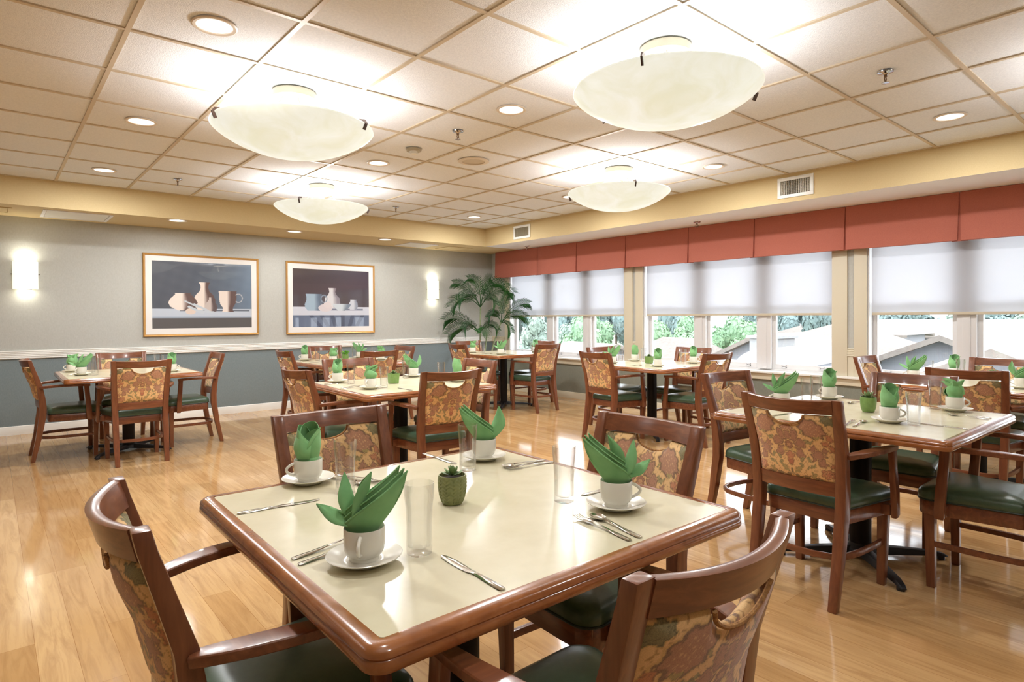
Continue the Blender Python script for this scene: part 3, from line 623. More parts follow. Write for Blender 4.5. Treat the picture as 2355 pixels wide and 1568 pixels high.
# ------------------------------------------------------------------ tables
TZ = .74
TB = dict(T1=(.962,1.35,-.7),T2=(3.40,1.237,-.9),T3=(5.5,1.2,0),T4=(5.30,3.96,0),T5=(5.46,6.60,0),T6=(2.375,4.10,-2.5),T7=(3.17,6.66,0),T8=(.99,6.77,0))
def make_table():
    r_ = empty('dining_table', cat='table', group='square dining tables'); S = 1.064/2; er = .036
    MB().prism([(p[0],p[1]) for p in rrect(S-er, S-er, .012)], TZ-.036, TZ).build('tabletop', 'laminate', r_, smooth=0)
    prof = [(-er,-.036),(-.004,-.040),(0,-.034),(-.001,-.022),(-.004,-.019),(-.001,-.015),(-.003,-.007),(-.010,-.001),(-.02,.0012),(-er,.0006)]
    path = rrect(S, S, .04, 8)
    MB().loft([[(x+nx*u, y+ny*u, TZ+z) for u, z in prof] for x,y,nx,ny in path], closed=True).build('wood_edge', 'edge', r_, smooth=50)
    MB().lathe([(.05,.05),(.05,.69)], 28).build('pedestal', 'dark', r_); MB().box((-.22,-.22,.688),(.22,.22,.705)).build('mounting_plate', 'black', r_, bevel=.003)
    MB().lathe([(.001,.03),(.075,.03),(.07,.055),(.052,.07),(.052,.08),(.001,.08)], 24).build('hub', 'black', r_)
    for q in range(4):
        a = PI/4+q*PI/2; mb = MB(); rings = []
        for d, h0, h1, w_ in ((.03,.022,.065,.032),(.2,.022,.055,.027),(.36,.022,.042,.021),(.40,.018,.032,.018),(.42,.012,.02,.012)):
            rings.append([(d,-w_,h0),(d,w_,h0),(d,w_*.7,h1),(d,-w_*.7,h1)])
        mb.loft(rings); mb.v = [(x*math.cos(a)-y*math.sin(a), x*math.sin(a)+y*math.cos(a), z) for x,y,z in mb.v]
        f_ = mb.build('base_foot', 'black', r_, bevel=.003); MB().lathe([(.001,0),(.018,0),(.018,.02),(.001,.02)], 14, (.39*math.cos(a),.39*math.sin(a),0)).build('glide', 'black', f_)
    return r_
table = make_table()
TLAB = dict(T1='large square cream topped table with wood edge filling the foreground', T2='square wood edged table set for four at the right front', T3='square table at far right beside the third window', T4='square table standing before the middle window',
            T5='small looking square table in the corner by the palm', T6='square wood edged table set for four behind the front table', T7='square table by the back wall under the right painting', T8='square table by the back wall under the left painting')
for k, (t, (x,y,r)) in enumerate(TB.items()):
    if k == 0: table.location = (x,y,0); table.rotation_euler = (0,0,math.radians(r)); table['label'] = TLAB[t]
    else:
        dup(table, (x,y,0), math.radians(r), TLAB[t])

# ------------------------------------------------------------------ tableware
def make_cup():
    r_ = empty('coffee_cup', cat='cup', group='cream china cups')
    MB().lathe([(.001,.003),(.024,.003),(.026,0),(.030,0),(.031,.008),(.036,.012),(.0402,.020),(.0415,.030),(.0416,.064),(.0405,.066),(.039,.064),(.0385,.03),(.036,.016),(.028,.010),(.001,.009)], 40).build('cup_body', 'china', r_, smooth=40)
    pa = [Vector((.0395+.024*math.sin(PI*t)**.75+.0*t, 0, .056-.036*t)) for t in [q/14 for q in range(15)]]
    MB().tube(pa, lambda t: .0042, 8).build('handle', 'china', r_, smooth=60); return r_
cup = make_cup()
def make_saucer():
    o = MB().lathe([(.001,.002),(.03,.002),(.034,0),(.042,0),(.046,.004),(.064,.012),(.0765,.0165),(.0775,.0182),(.076,.019),(.06,.0135),(.044,.0075),(.032,.006),(.030,.007),(.001,.006)], 48).build('saucer', 'china', smooth=40)
    return tag(o, None, 'saucer', 'cream china saucers')
saucer = make_saucer()
def make_tumbler():
    out = [(.001,0),(.024,0),(.0265,.002),(.0275,.012),(.0272,.03),(.0268,.06),(.0285,.10),(.0318,.13),(.0322,.15)]
    inn = [(.0312,.1505),(.0304,.149),(.0300,.13),(.0268,.10),(.0251,.06),(.0252,.03),(.0245,.018),(.018,.0145),(.001,.0145)]
    o = MB().lathe(out+inn, 40).build('drinking_glass', 'tumbler', smooth=45); return tag(o, None, 'glass', 'clear drinking glasses')
tumbler = make_tumbler()
def leaf(mb, base, d, Ln, W_, fold=.5, bend=(0,0,0), side=None, w0=.45, th=.0016, n=12, peak=.42, tipw=.0):
    base, d, bend = Vector(base), Vector(d).normalized(), Vector(bend)
    cs = []
    for q in range(n+1): t = q/n; cs.append(base+d*Ln*t+bend*t*t)
    sv = Vector(side) if side else (d.cross(Vector((0,0,1))) if abs(d.z) < .97 else Vector((1,0,0)))
    K = 8; top, bot = [], []
    for q in range(n+1):
        t = q/n; tg = (cs[min(q+1,n)]-cs[max(q-1,0)]).normalized(); s_ = (sv-tg*sv.dot(tg)).normalized(); nr = s_.cross(tg)
        w_ = W_*(w0+(1-w0)*math.sin(PI/2*min(1,t/peak)) if t < peak else max(tipw, .5*math.cos(PI/2*((t-peak)/(1-peak))**1.1)+.5*(1-((t-peak)/(1-peak))**1.5)))
        ra, rb = [], []
        for k in range(K+1):
            a = -1+2*k/K; off = fold*w_*abs(a)**1.5+.0012*math.sin(9*a+6*t)
            p = cs[q]+s_*(w_*a*math.sqrt(max(.15,1-.35*fold*fold*a*a)))+nr*off; ra.append(p); rb.append(p-nr*th)
        top.append(ra); bot.append(rb[::-1])
    mb.loft([a+b for a, b in zip(top, bot)])
def wrap(mb, r0, h_lo, h_hi, turns, a0, z0=.03, flare=0., sq=.8, tipx=0., th=.0018, n=40, m=12):
    top, bot = [], []       # a sheet rolled round the cup's axis, its upper edge low at the seam and high behind
    for q in range(n+1):
        t = q/n; a = a0+2*PI*turns*t; sp = r0*(.78+.22*t); h = h_lo+(h_hi-h_lo)*math.sin(PI*t)**1.3; ra, rb = [], []
        for k in range(m+1):
            v = k/m; z = z0+(h)*v; rr = sp*(1+flare*v-(.62+flare)*max(0,v-.35)**1.7*1.35)+.0012*math.sin(5*a+7*v); x, y = rr*math.cos(a), rr*math.sin(a)*sq
            ra.append(Vector((x+tipx*v*v, y, z))); rb.append(Vector((x*(1-th/sp)+tipx*v*v, y*(1-th/sp), z)))
        top.append(ra); bot.append(rb[::-1])
    mb.loft([a_+b_ for a_, b_ in zip(top, bot)])
def napkin_mesh(kind, seed):
    R = random.Random(seed); mb = MB(); j = lambda s: R.uniform(-s, s)
    def curve(pts, t):       # Catmull-Rom through the given points
        n = len(pts)-1; q = min(int(t*n), n-1); f = t*n-q; P4 = [Vector(pts[max(0,min(n,q+k))]) for k in (-1,0,1,2)]
        return .5*((2*P4[1])+(P4[2]-P4[0])*f+(2*P4[0]-5*P4[1]+4*P4[2]-P4[3])*f*f+(3*P4[1]-P4[0]-3*P4[2]+P4[3])*f**3)
    def boat(s, off, wd=1.):  # folded cloth boat: two walls from a keel in the cup to slanting rims that meet in a tip
        keel = [(-.028,0,.050),(-.012,0,.036),(.012,0,.036),(.033,0,.066),(.058,0,.100),(.078,0,.138),(.088,0,.174)]
        rim = [(-.038,.012,.072),(-.030,.026,.082),(-.012,.034,.098),(.014,.035,.116),(.042,.029,.136),(.068,.015,.158),(.088,.002,.178)]
        n, m = 26, 9
        for sg in (-1,1):
            top, bot = [], []
            for i in range(n+1):
                u = i/n; k_, r_ = curve(keel, u), curve(rim, u); r_ = Vector((r_.x, r_.y*wd, r_.z)); ra, rb = [], []
                for j_ in range(m+1):
                    v = j_/m; p = k_.lerp(r_, v); p.y = (p.y*v**-.35 if v > 0 else 0)*.9+.004*math.sin(PI*v)*(1-u); p.y = min(p.y, .034); p.y *= sg
                    p = Vector((p.x*s, p.y*s, .036+(p.z-.036)*s))+Vector(off)+Vector((.0008*math.sin(30*v+9*u),.0012*math.sin(14*u+6*v)*sg,0))
                    ra.append(p); rb.append(p+Vector((-.0012,-.0018*sg,.0006)))
                top.append(ra); bot.append(rb[::-1])
            mb.loft([x_+y_ for x_, y_ in zip(top, bot)])
            mb.tube([Vector(q_[-1]) for q_ in top], .0020, 6)
    if kind in ('bird', 'fan'):        # boat leaning to +x, with tips fanning out behind it
        boat(1.0, (0,0,0)); boat(.97, (-.004,0,.010), .78); boat(.93, (-.009,0,.021), .55)
        if kind == 'bird':
            leaf(mb, (-.006,-.006,.078), (.30,-.06,.95), .104, .030, .8, (-.008,0,.004), (.1,-1,0), .6, peak=.45)
            leaf(mb, (-.010,.004,.078), (-.22,.1,.94), .098, .032, .7, (-.012,0,.0), (-.1,-1,0), .6, peak=.45)
            leaf(mb, (-.012,0,.080), (-.80,j(.15),.52), .088, .030, .65, (-.010,0,-.014), (0,-1,0), .6, peak=.45)
        else: leaf(mb, (-.016,.004,.078), (-.42,.1,.90), .100, .040, .6, (.006,0,.010), (.2,-1,0), .6, peak=.5)
    if kind in ('bud', 'rose'): mb.lathe([(.001,.013),(.018,.015),(.026,.03),(.030,.05),(.031,.062),(.030,.071),(.022,.076),(.001,.078)], 18)
    if kind == 'bud':         # rolled upright wrap, high behind and open at the seam
        wrap(mb, .036, .045, .106, 1.12, -PI/2-.35, .0695, .62, .9, .006)
        wrap(mb, .028, .045, .098, 1.05, -PI/2+.9, .0695, .60, .85, -.010)
        leaf(mb, (.006,-.004,.072), (.25,.0,.97), .092, .030, .9, (.010,0,0), (.6,-.8,0), .6, peak=.45)
    elif kind == 'rose':      # rosette: low wrap, many short tips
        wrap(mb, .036, .038, .070, 1.1, -.6, .0695, .7, .95, .010)
        leaf(mb, (-.020,0,.0705), (.58,0,.81), .106, .042, .95, (.012,0,.006), (0,-1,0), .62, peak=.45)
        for q in range(5):
            a = .5+q*.72+j(.2); leaf(mb, (-.004,0,.074), (-.55*math.cos(a)+.1,.5*math.sin(a),.9), .080+.018*R.random(), .031, .75, (j(.012),j(.012),.0), None, .5)
    return mb.build('folded_napkin', 'napkin', smooth=55)
NK = {}
for i_, k in enumerate(('bird','bud','fan','rose')): NK[k] = napkin_mesh(k, 3+i_); tag(NK[k], None, 'napkin', 'folded green napkins')
def make_knife():
    mb = MB(); rings = []
    for x, w_, h in ((-.105,.0055,.0024),(-.10,.0078,.003),(-.06,.0072,.0032),(-.02,.0052,.0032),(-.012,.0055,.0024),(0,.0078,.0018),(.03,.0098,.0014),(.07,.0100,.0012),(.095,.0075,.001),(.106,.002,.0008)):
        o_ = .0 if x < 0 else .002; rings.append([(x,-w_+o_,.0005),(x,w_+o_,.0005),(x,w_*.6+o_,.0005+h),(x,-w_*.6+o_,.0005+h)])
    return tag(mb.loft(rings).build('table_knife', 'steel', smooth=50), None, 'knife', 'table knives')
def handle_rings(x0, x1):
    return [(x0,.0045,0),(x0+.006,.0075,0),(x0+.05,.0062,.001),(x1-.03,.0035,.004),(x1,.0036,.006)]
def make_fork():
    mb = MB(); rings = [[(x,-w_,.0008+z),(x,w_,.0008+z),(x,w_*.7,.003+z),(x,-w_*.7,.003+z)] for x, w_, z in handle_rings(-.095,.028)+[(.04,.008,.006),(.05,.0115,.005),(.058,.0118,.0045)]]
    mb.loft(rings)
    for q in range(4):
        y = -.0096+q*.0064; mb.loft([[(x,y-w_,.0008+z),(x,y+w_,.0008+z),(x,y+w_,.0026+z),(x,y-w_,.0026+z)] for x, w_, z in ((.056,.0019,.0045),(.075,.0015,.003),(.098,.0008,.006))])
    return tag(mb.build('dinner_fork', 'steel', smooth=50), None, 'fork', 'dinner forks')
def make_spoon():
    mb = MB(); rings = [[(x,-w_,.0008+z),(x,w_,.0008+z),(x,w_*.7,.003+z),(x,-w_*.7,.003+z)] for x, w_, z in handle_rings(-.09,.028)+[(.04,.004,.006)]]
    mb.loft(rings); n = 16; rg = []
    for s, dz in ((1,0),(.75,-.0035),(.4,-.0052),(.02,-.0058)): rg.append([(.064+.027*s*math.cos(2*PI*q/n), .0165*s*math.sin(2*PI*q/n), .0075+dz) for q in range(n)])
    rg2 = [[(x,y,z-.0014) for x,y,z in r] for r in rg]
    mb.loft(rg[::-1]+rg2); return tag(mb.build('spoon', 'steel', smooth=60), None, 'spoon', 'spoons')
KN, FK, SPN = make_knife(), make_fork(), make_spoon(); used = set()
def place(o, loc, rz, lab):
    if o.name not in used:
        used.add(o.name); o.location = loc; o.rotation_euler = (0,0,rz); o['label'] = lab; return o
    return dup(o, loc, rz, lab)
# cups: (table, side, dx, dy, napkin kind, napkin turn deg, handle turn deg)
RT, LF = -40, 140   # towards picture right / left
CUPS = [('T1','N',-.229,.471,'bud',RT,170),('T1','W',-.382,-.198,'bird',RT,232),('T1','E',.36,.359,'fan',LF+20,60),('T1','S',.282,-.306,'bird',LF+6,RT+2),
 ('T2','N',-.07,.38,'bird',-62,118),('T2','E',.43,.33,'bud',-60,80),('T2','W',-.201,-.199,'bud',-50,-70),('T2','S',.424,-.301,'rose',110,-66),
 ('T3','N',-.06,.40,'bird',-75,105),('T3','E',.40,.25,'bud',-80,30),('T3','W',-.20,-.28,'fan',-70,100),
 ('T4','W',-.25,-.26,'bud',-50,60),('T4','S',.37,-.26,'bud',-30,-52),('T4','N',-.23,.34,'bird',-55,100),('T4','E',.20,.38,'bud',120,40),
 ('T5','N',-.29,.33,'rose',-40,60),('T5','W',-.25,-.24,'bird',-48,80),('T5','S',.40,-.22,'bud',-45,40),
 ('T6','N',-.323,.405,'bud',RT,152),('T6','W',-.34,-.17,'rose',RT,212),('T6','E',.348,.387,'fan',-210,60),('T6','S',.39,-.19,'bud',100,50),
 ('T7','N',-.36,.40,'bud',-30,160),('T7','W',-.26,-.16,'rose',-30,220),('T7','E',.34,.40,'bird',150,60),('T7','S',.34,-.15,'rose',120,60),
 ('T8','N',-.405,.35,'rose',-10,175),('T8','W',-.375,-.13,'bird',-12,220),('T8','S',.31,-.30,'bud',0,-12)]
def world(t, dx, dy): x, y, _ = TB[t]; return x+dx, y+dy
for t, s, dx, dy, kind, nt, ht in CUPS:
    x, y = world(t, dx, dy); wh = 'on the %s side of %s' % (SN[s], TN[t])
    place(saucer, (x,y,TZ+.0012), 0, 'cream saucer under the napkin cup '+wh)
    place(cup, (x,y,TZ+.0085), math.radians(ht), 'cream china cup holding a napkin '+wh)
    place(NK[kind], (x,y,TZ+.0085), math.radians(nt), 'green napkin folded upright in the cup '+wh)
GLS = [('T1','N',-.191,.296),('T1','W',-.272,-.232),('T1','E',.226,.273),('T1','S',.22,-.176),('T2','N',.082,.309),('T2','E',.263,.335),('T2','W',-.209,-.299),('T2','S',.437,-.21),
 ('T3','N',.0,.315),('T3','E',.31,.185),('T4','N',-.07,.36),('T4','E',.2,.26),('T4','S',.22,-.235),('T5','N',-.24,.17),('T5','W',-.145,-.19),('T5','S',.3,-.27),
 ('T6','N',-.29,.24),('T6','W',-.235,-.17),('T6','E',.23,.31),('T6','S',.31,-.09),('T7','N',-.24,.31),('T7','W',-.18,-.15),('T7','E',.22,.3),('T7','S',.26,-.12),('T8','W',-.28,-.19),('T8','N',-.26,.22),('T8','E',.27,.12),('T8','S',.3,-.1)]
for t, s, dx, dy in GLS:
    x, y = world(t, dx, dy); place(tumbler, (x,y,TZ+.0006), 0, 'clear drinking glass beside the cup on the %s side of %s' % (SN[s], TN[t]))
CUT = [('T1','k','N',(.246,.58),(.243,.361)),('T1','k','W',(-.482,.299),(-.278,.278)),('T1','k','S',(-.25,-.49),(-.241,-.27)),('T1','k','E',(.495,-.18),(.304,-.169)),
 ('T1','f','W',(-.494,-.089),(-.30,-.057)),('T1','s','W',(-.493,-.125),(-.31,-.10)),('T1','f','S',(.12,-.490),(.147,-.285)),('T1','s','S',(.152,-.490),(.184,-.304)),('T1','f','E',(.505,.165),(.33,.185)),('T1','s','E',(.5,.205),(.33,.215)),('T1','f','N',(-.125,.495),(-.07,.31)),('T1','s','N',(-.16,.49),(-.11,.32)),
 ('T2','s','W',(-.45,-.135),(-.27,-.118)),('T2','f','W',(-.47,-.10),(-.285,-.075)),('T2','k','S',(-.155,-.49),(-.13,-.28)),('T2','f','S',(.264,-.487),(.30,-.30)),('T2','s','S',(.21,-.49),(.25,-.31)),('T2','s','E',(.47,.15),(.29,.17)),('T2','k','W',(-.48,.25),(-.27,.23)),('T2','k','N',(.22,.48),(.215,.27)),
 ('T3','s','W',(-.36,-.165),(-.18,-.17)),('T6','k','W',(-.47,.317),(-.268,.275)),('T6','k','S',(-.181,-.46),(-.169,-.26)),('T6','f','W',(-.484,-.002),(-.30,.03)),('T6','s','W',(-.485,-.05),(-.31,-.03)),
 ('T4','s','W',(-.42,-.05),(-.24,-.06)),('T4','k','S',(-.1,-.48),(-.09,-.27)),('T4','k','W',(-.47,.28),(-.26,.27)),('T8','f','W',(-.47,0),(-.28,.02)),('T8','k','S',(-.18,-.47),(-.17,-.26)),('T5','s','W',(-.43,-.06),(-.25,-.07)),('T5','k','S',(-.2,-.47),(-.19,-.26)),('T7','k','W',(-.47,.25),(-.26,.25)),('T7','f','W',(-.47,-.02),(-.28,-.01))]
for t, k, s, a, b in CUT:
    cx, cy = (a[0]+b[0])/2, (a[1]+b[1])/2; x, y = world(t, cx, cy); an = math.atan2(b[1]-a[1], b[0]-a[0])
    o, nm = {'k': (KN,'steel table knife'), 'f': (FK,'steel dinner fork'), 's': (SPN,'steel spoon')}[k]
    place(o, (x,y,TZ+.0012), an, '%s lying on the %s side of %s' % (nm, SN[s], TN[t]))
# potted plants
def rosette(mb, n, Ln, W_, z, seed, el0=15, el1=80):
    R = random.Random(seed)
    for q in range(n):
        f = q/n; a = q*2.4; el = math.radians(el0+(el1-el0)*f+R.uniform(-6,6)); l = Ln*(1-.35*f)
        d = Vector((math.cos(a)*math.cos(el), math.sin(a)*math.cos(el), math.sin(el)))
        sd = Vector((-math.sin(a), math.cos(a), 0)); up = sd.cross(d)*-1; rings = []
        for t, w_ in ((0,.35),(.3,.8),(.6,1),(.85,.6),(1,.06)):
            p = Vector((0,0,z))+d*l*t+Vector((0,0,.12*l*t*t)); rings.append([p-sd*W_*w_, p-up*W_*.35*w_, p+sd*W_*w_, p+up*W_*.25*w_])
        mb.loft(rings)
def potted(t, dx, dy, shape, pm, plant, lab):
    x, y = world(t, dx, dy); r_ = empty('potted_plant', (x,y,TZ+.0012), label=lab, cat='plant', group='small potted table plants')
    if shape == 'square':
        pts = lambda s: [(p[0],p[1]) for p in rrect(s, s, .006, 3)]
        mb = MB(); mb.loft([[(a,b,z) for a,b in pts(s)] for s, z in ((.028,0),(.031,.002),(.037,.074),(.037,.076),(.034,.076),(.033,.066))]); mb.build('pot', pm, r_)
        zt, rr = .066, .032
        MB().prism(pts(.0325), .06, zt).build('soil', 'soil', r_)
    else:
        n = 60; pr = [(.02,0),(.0265,.0),(.0285,.003),(.0345,.02),(.0378,.042),(.0384,.06),(.0372,.074),(.0366,.077),(.0345,.077),(.034,.066),(.001,.064)]
        mb = MB(); rings = []
        if shape == 'chevron':
            prof = np.array([p for p in pr[2:7]]); zz = list(np.linspace(.004,.072,46)); n = 96
            fine = [(.001,0),(.0265,0)]+[(float(np.interp(z, prof[:,1], prof[:,0])), z) for z in zz]+pr[6:]
            for r, z in fine:
                ring = []
                for q in range(n):
                    a = 2*PI*q/n; k = 12*q/n; fr = abs((k % 1)-.5)*2; rib = 0
                    if .004 < z < .0725 and r > .026: rib = .0011*math.tanh(2.5*math.sin(2*PI*(z/.0095+fr*.9)))-.0016*(fr > .93)
                    ring.append(((r+rib)*math.cos(a), (r+rib)*math.sin(a), z))
                rings.append(ring)
            mb.loft(rings)
        else: mb.lathe(pr, 40)
        mb.build('pot', pm, r_, smooth=60); MB().lathe([(.001,.07),(.034,.067),(.034,.06),(.001,.06)], 24).build('soil', 'soil', r_)
    mb = MB()
    if plant == 'bushy':
        R = random.Random(4)
        for q in range(46):
            a = R.uniform(0,2*PI); rr = R.uniform(0,.038); l = MB(); p = Vector((rr*math.cos(a), rr*math.sin(a), .075+.035*R.random()*(1-rr*14*.5))); d = Vector((math.cos(a)*R.uniform(.2,.9), math.sin(a)*R.uniform(.2,.9), R.uniform(.3,.9)))
            leaf(mb, p, d, .022, .009, .4, (0,0,-.003), None, .5, n=5)
        mb.build('leaves', 'bright_leaf', r_, smooth=60)
    else:
        if plant == 'wide': rosette(mb, 14, .048, .0075, .07, 5, 20, 75)
        else: rosette(mb, 20, .034, .0065, .074, 3, 8, 84)
        mb.build('succulent', 'succ', r_, smooth=60)
potted('T1',-.017,.012,'chevron','pot_olive','rosette','olive pot with chevron ridges and succulent on the large front table')
potted('T2',.064,-.014,'round','pot_green','wide','round green pot with spiky succulent on the right front table')
potted('T3',.0,-.08,'round','pot_white','wide','pale pot with succulent on the far right table')
potted('T4',.02,.05,'square','pot_green','rosette','square green pot on the middle window table')
potted('T6',-.04,.04,'square','pot_green','rosette','square green pot with small succulent on the centre table')
potted('T7',-.03,.02,'round','pot_green','bushy','green pot with bushy bright leaves on the back wall table')
potted('T8',0,.05,'round','pot_olive','wide','succulent in a pot behind the near chair of the left wall table')

# ------------------------------------------------------------------ palm
pr_ = empty('potted_palm', (6.12,7.92,0), label='tall green palm in the corner beside the first window', cat='plant')
MB().lathe([(.001,0),(.13,0),(.15,.02),(.18,.28),(.185,.32),(.165,.32),(.16,.28),(.001,.28)], 36).build('planter', 'pot_white', pr_); MB().lathe([(.001,.30),(.163,.29),(.163,.28),(.001,.28)], 24).build('soil', 'soil', pr_)
VR = Vector((.762,-.648,0)); VD = Vector((.648,.762,0))
def frond(base, mid, tip, ll, nl=24):
    mb = MB(); base, mid, tip = Vector(base), Vector(mid), Vector(tip); n = 14
    mb.tube([bez(base, mid, tip, q/n) for q in range(n+1)], lambda t: .006*(1-t)+.0015, 6)
    for q in range(nl):
        t = .22+.78*q/(nl-1); p = bez(base, mid, tip, t); tg = (bez(base, mid, tip, min(1,t+.03))-bez(base, mid, tip, t-.03)).normalized()
        sd = tg.cross(Vector((0,0,1))); sd = (sd.normalized() if sd.length > .05 else VR.copy())*.55+tg.cross(VD).normalized()*.85; sd.normalize()
        for s in (-1,1):
            l = ll*(.55+.6*math.sin(PI*min(1,(t-.15)*1.1)))*random.uniform(.85,1.1); d = (tg*.75+sd*s*.85+Vector((0,0,.15))).normalized(); w_ = .0055
            u = (d.cross(tg)).cross(d).normalized(); pts = []
            for k, ww in ((0,.5),(.35,1),(.7,.8),(1,.08)):
                c_ = p+d*l*k-Vector((0,0,.35*l*k*k)); pts.append((c_-u*w_*ww, c_+u*w_*ww))
            vs = [v for pq in pts for v in pq]; mb.add(vs, [(2*k,2*k+1,2*k+3,2*k+2) for k in range(3)])
    return mb.build('frond', 'palm', pr_, smooth=60)
def at(r, u, d=0): v = VR*r+VD*d; return Vector((v.x, v.y, u))      # right / up / depth from the planter
for a, b, c, w_ in (((-.04,.3,0),(-.05,.8,0),(-.04,1.42,0),.017),((.06,.3,-.02),(.12,.7,-.02),(.30,1.16,-.06),.016),((0,.3,.04),(.02,.6,.05),(.06,.98,.06),.014)):
    MB().tube([at(*[a[i]*(1-t)**2+b[i]*2*t*(1-t)+c[i]*t*t for i in range(3)]) for t in [q/14 for q in range(15)]], lambda t: w_*(1-.4*t), 8).build('stem', 'palm_stem', pr_)
A_ = (-.04,1.40,0)
for m, t, l in (((-.22,1.82,0),(-.46,1.80,-.1),.16),((.04,1.95,.02),(.38,1.74,-.05),.2),((-.02,1.9,-.1),(-.22,1.86,-.22),.18),((-.3,1.7,-.1),(-.5,1.42,-.16),.2),((.22,1.86,-.1),(.5,1.62,-.2),.2),((.05,1.88,.12),(.12,1.9,.3),.17),((-.2,1.75,-.2),(-.36,1.5,-.42),.2),((.14,1.7,-.2),(.22,1.44,-.36),.18)):
    frond(at(*A_), at(*m), at(*t), l)
B_ = (.30,1.14,-.06)
for m, t, l in (((.5,1.52,-.08),(.74,1.46,-.15),.17),((.46,1.36,-.12),(.7,1.24,-.2),.17),((.3,1.5,-.05),(.42,1.62,-.1),.16),((.2,1.4,-.1),(.1,1.24,-.25),.17),((.4,1.2,-.2),(.46,1.0,-.36),.15)):
    frond(at(*B_), at(*m), at(*t), l)
C_ = (-.06,.98,0)
for m, t, l in (((-.36,1.36,-.08),(-.6,1.2,-.14),.22),((-.3,1.2,-.12),(-.54,.98,-.2),.22),((-.2,1.24,-.2),(-.28,1.06,-.42),.18),((.14,1.24,-.16),(.24,1.04,-.32),.17),((.05,1.2,-.2),(.0,1.0,-.4),.16)):
    frond(at(*C_), at(*m), at(*t), l)

# ------------------------------------------------------------------ outside
GZ = -4.2
st(MB().box((7.2,-70,GZ-.2),(160,140,GZ)).build('ground', 'ground', smooth=0))
def gable(name, c, lx, ly, ze, zr, rz, lab, hip=0, over=.5):    # ridge runs along local x
    r_ = empty(name, (c[0],c[1],GZ), math.radians(rz), lab, 'house'); hx, hy = lx/2, ly/2; e, rg = ze-GZ, zr-GZ
    MB().box((-hx,-hy,0),(hx,hy,e)).add([(-hx,-hy,e),(-hx,hy,e),(-hx+hip,0,rg-.1)],[(0,1,2)]).add([(hx,-hy,e),(hx,hy,e),(hx-hip,0,rg-.1)],[(0,1,2)]).build('walls', 'siding', r_, smooth=0)
    X_, Y_ = hx+over, hy+over; k = rg-(rg-e)*(Y_/hy); th = .18; A = []
    for dz in (0,-th): A += [(-X_,-Y_,k+dz),(X_,-Y_,k+dz),(X_,Y_,k+dz),(-X_,Y_,k+dz),(-X_+hip*1.1,0,rg+dz),(X_-hip*1.1,0,rg+dz)]
    F = [(0,1,5,4),(2,3,4,5),(6,10,11,7),(8,11,10,9),(0,6,7,1),(2,8,9,3),(0,4,10,6),(4,3,9,10),(1,7,11,5),(5,11,8,2)]
    if hip: F += [(3,0,4),(1,2,5)]
    MB().add(A, F).build('roof', 'roof', r_, smooth=0); return r_
h = gable('far_long_house', (64,14.5), 30, 8, -.4, .86, 90, 'long low house with tan hip roof far behind the right window', 3)
for q in range(7): MB().box((-13.5+q*4.2,3.95,2.75),(-11.9+q*4.2,4.06,3.6)).build('window', 'darkwin', h, smooth=0)
gable('low_house', (30.5,20.8), 5.6, 5, -1.35, .0, 84, 'tan roofed house seen in the left pane of the middle window', 1.8)
gable('low_house', (28,13.3), 6.4, 4.4, -.6, .45, 5, 'grey gabled house in the centre pane of the middle window')
gable('low_house', (40,15.4), 8, 6.4, -.9, .32, 90, 'broad tan roof in the right pane of the middle window', 2.4)
gable('low_house', (51,18.3), 6.6, 5, .0, .8, 90, 'small hip roofed house behind the broad tan roof', 2.2)
gable('low_house', (26,6.0), 7, 3.4, -.1, .62, 3, 'grey gabled house with sloping roof in the right window')
gable('low_house', (15.6,3.0), 5.4, 4.6, -.35, .68, 8, 'nearest tan roofed house below the right window')
gable('low_house', (21.6,19.6), 3.2, 3, -.4, .02, 75, 'low tan roof at the right edge of the palm side window')
gable('low_house', (40,4.6), 10, 7, -.55, .3, 90, 'wide tan roof beyond the grey gabled house at right', 3)
r_ = empty('vaulted_building', (17.4,8.2,GZ), math.radians(6), 'white building with barrel vault roof in the middle window', 'house')
n = 14; pts = [(.75*math.cos(PI*q/n), 4.05+.5*math.sin(PI*q/n)) for q in range(n+1)]
MB().loft([[(x,a,b) for a,b in pts] for x in (-2,2.6)]).build('vault', 'membrane', r_); MB().box((-2,-.7,0),(2.6,.7,4.05)).build('walls', 'siding', r_, smooth=0); MB().box((-3,-1.3,3.72),(2.8,3.3,3.9)).build('flat_roof', 'membrane', r_, smooth=0); MB().box((-2.8,-1.1,0),(2.6,3.1,3.72)).build('lower_walls', 'siding', r_, smooth=0)
r_ = empty('white_tower', (22.3,11.2,GZ), 0, 'plain white block beside the gabled house', 'house'); MB().box((-.6,-.5,0),(.8,.55,4.6)).build('walls', 'membrane', r_, smooth=0); MB().box((-.7,-.6,4.6),(.9,.65,4.7)).build('parapet', 'membrane', r_, smooth=0)
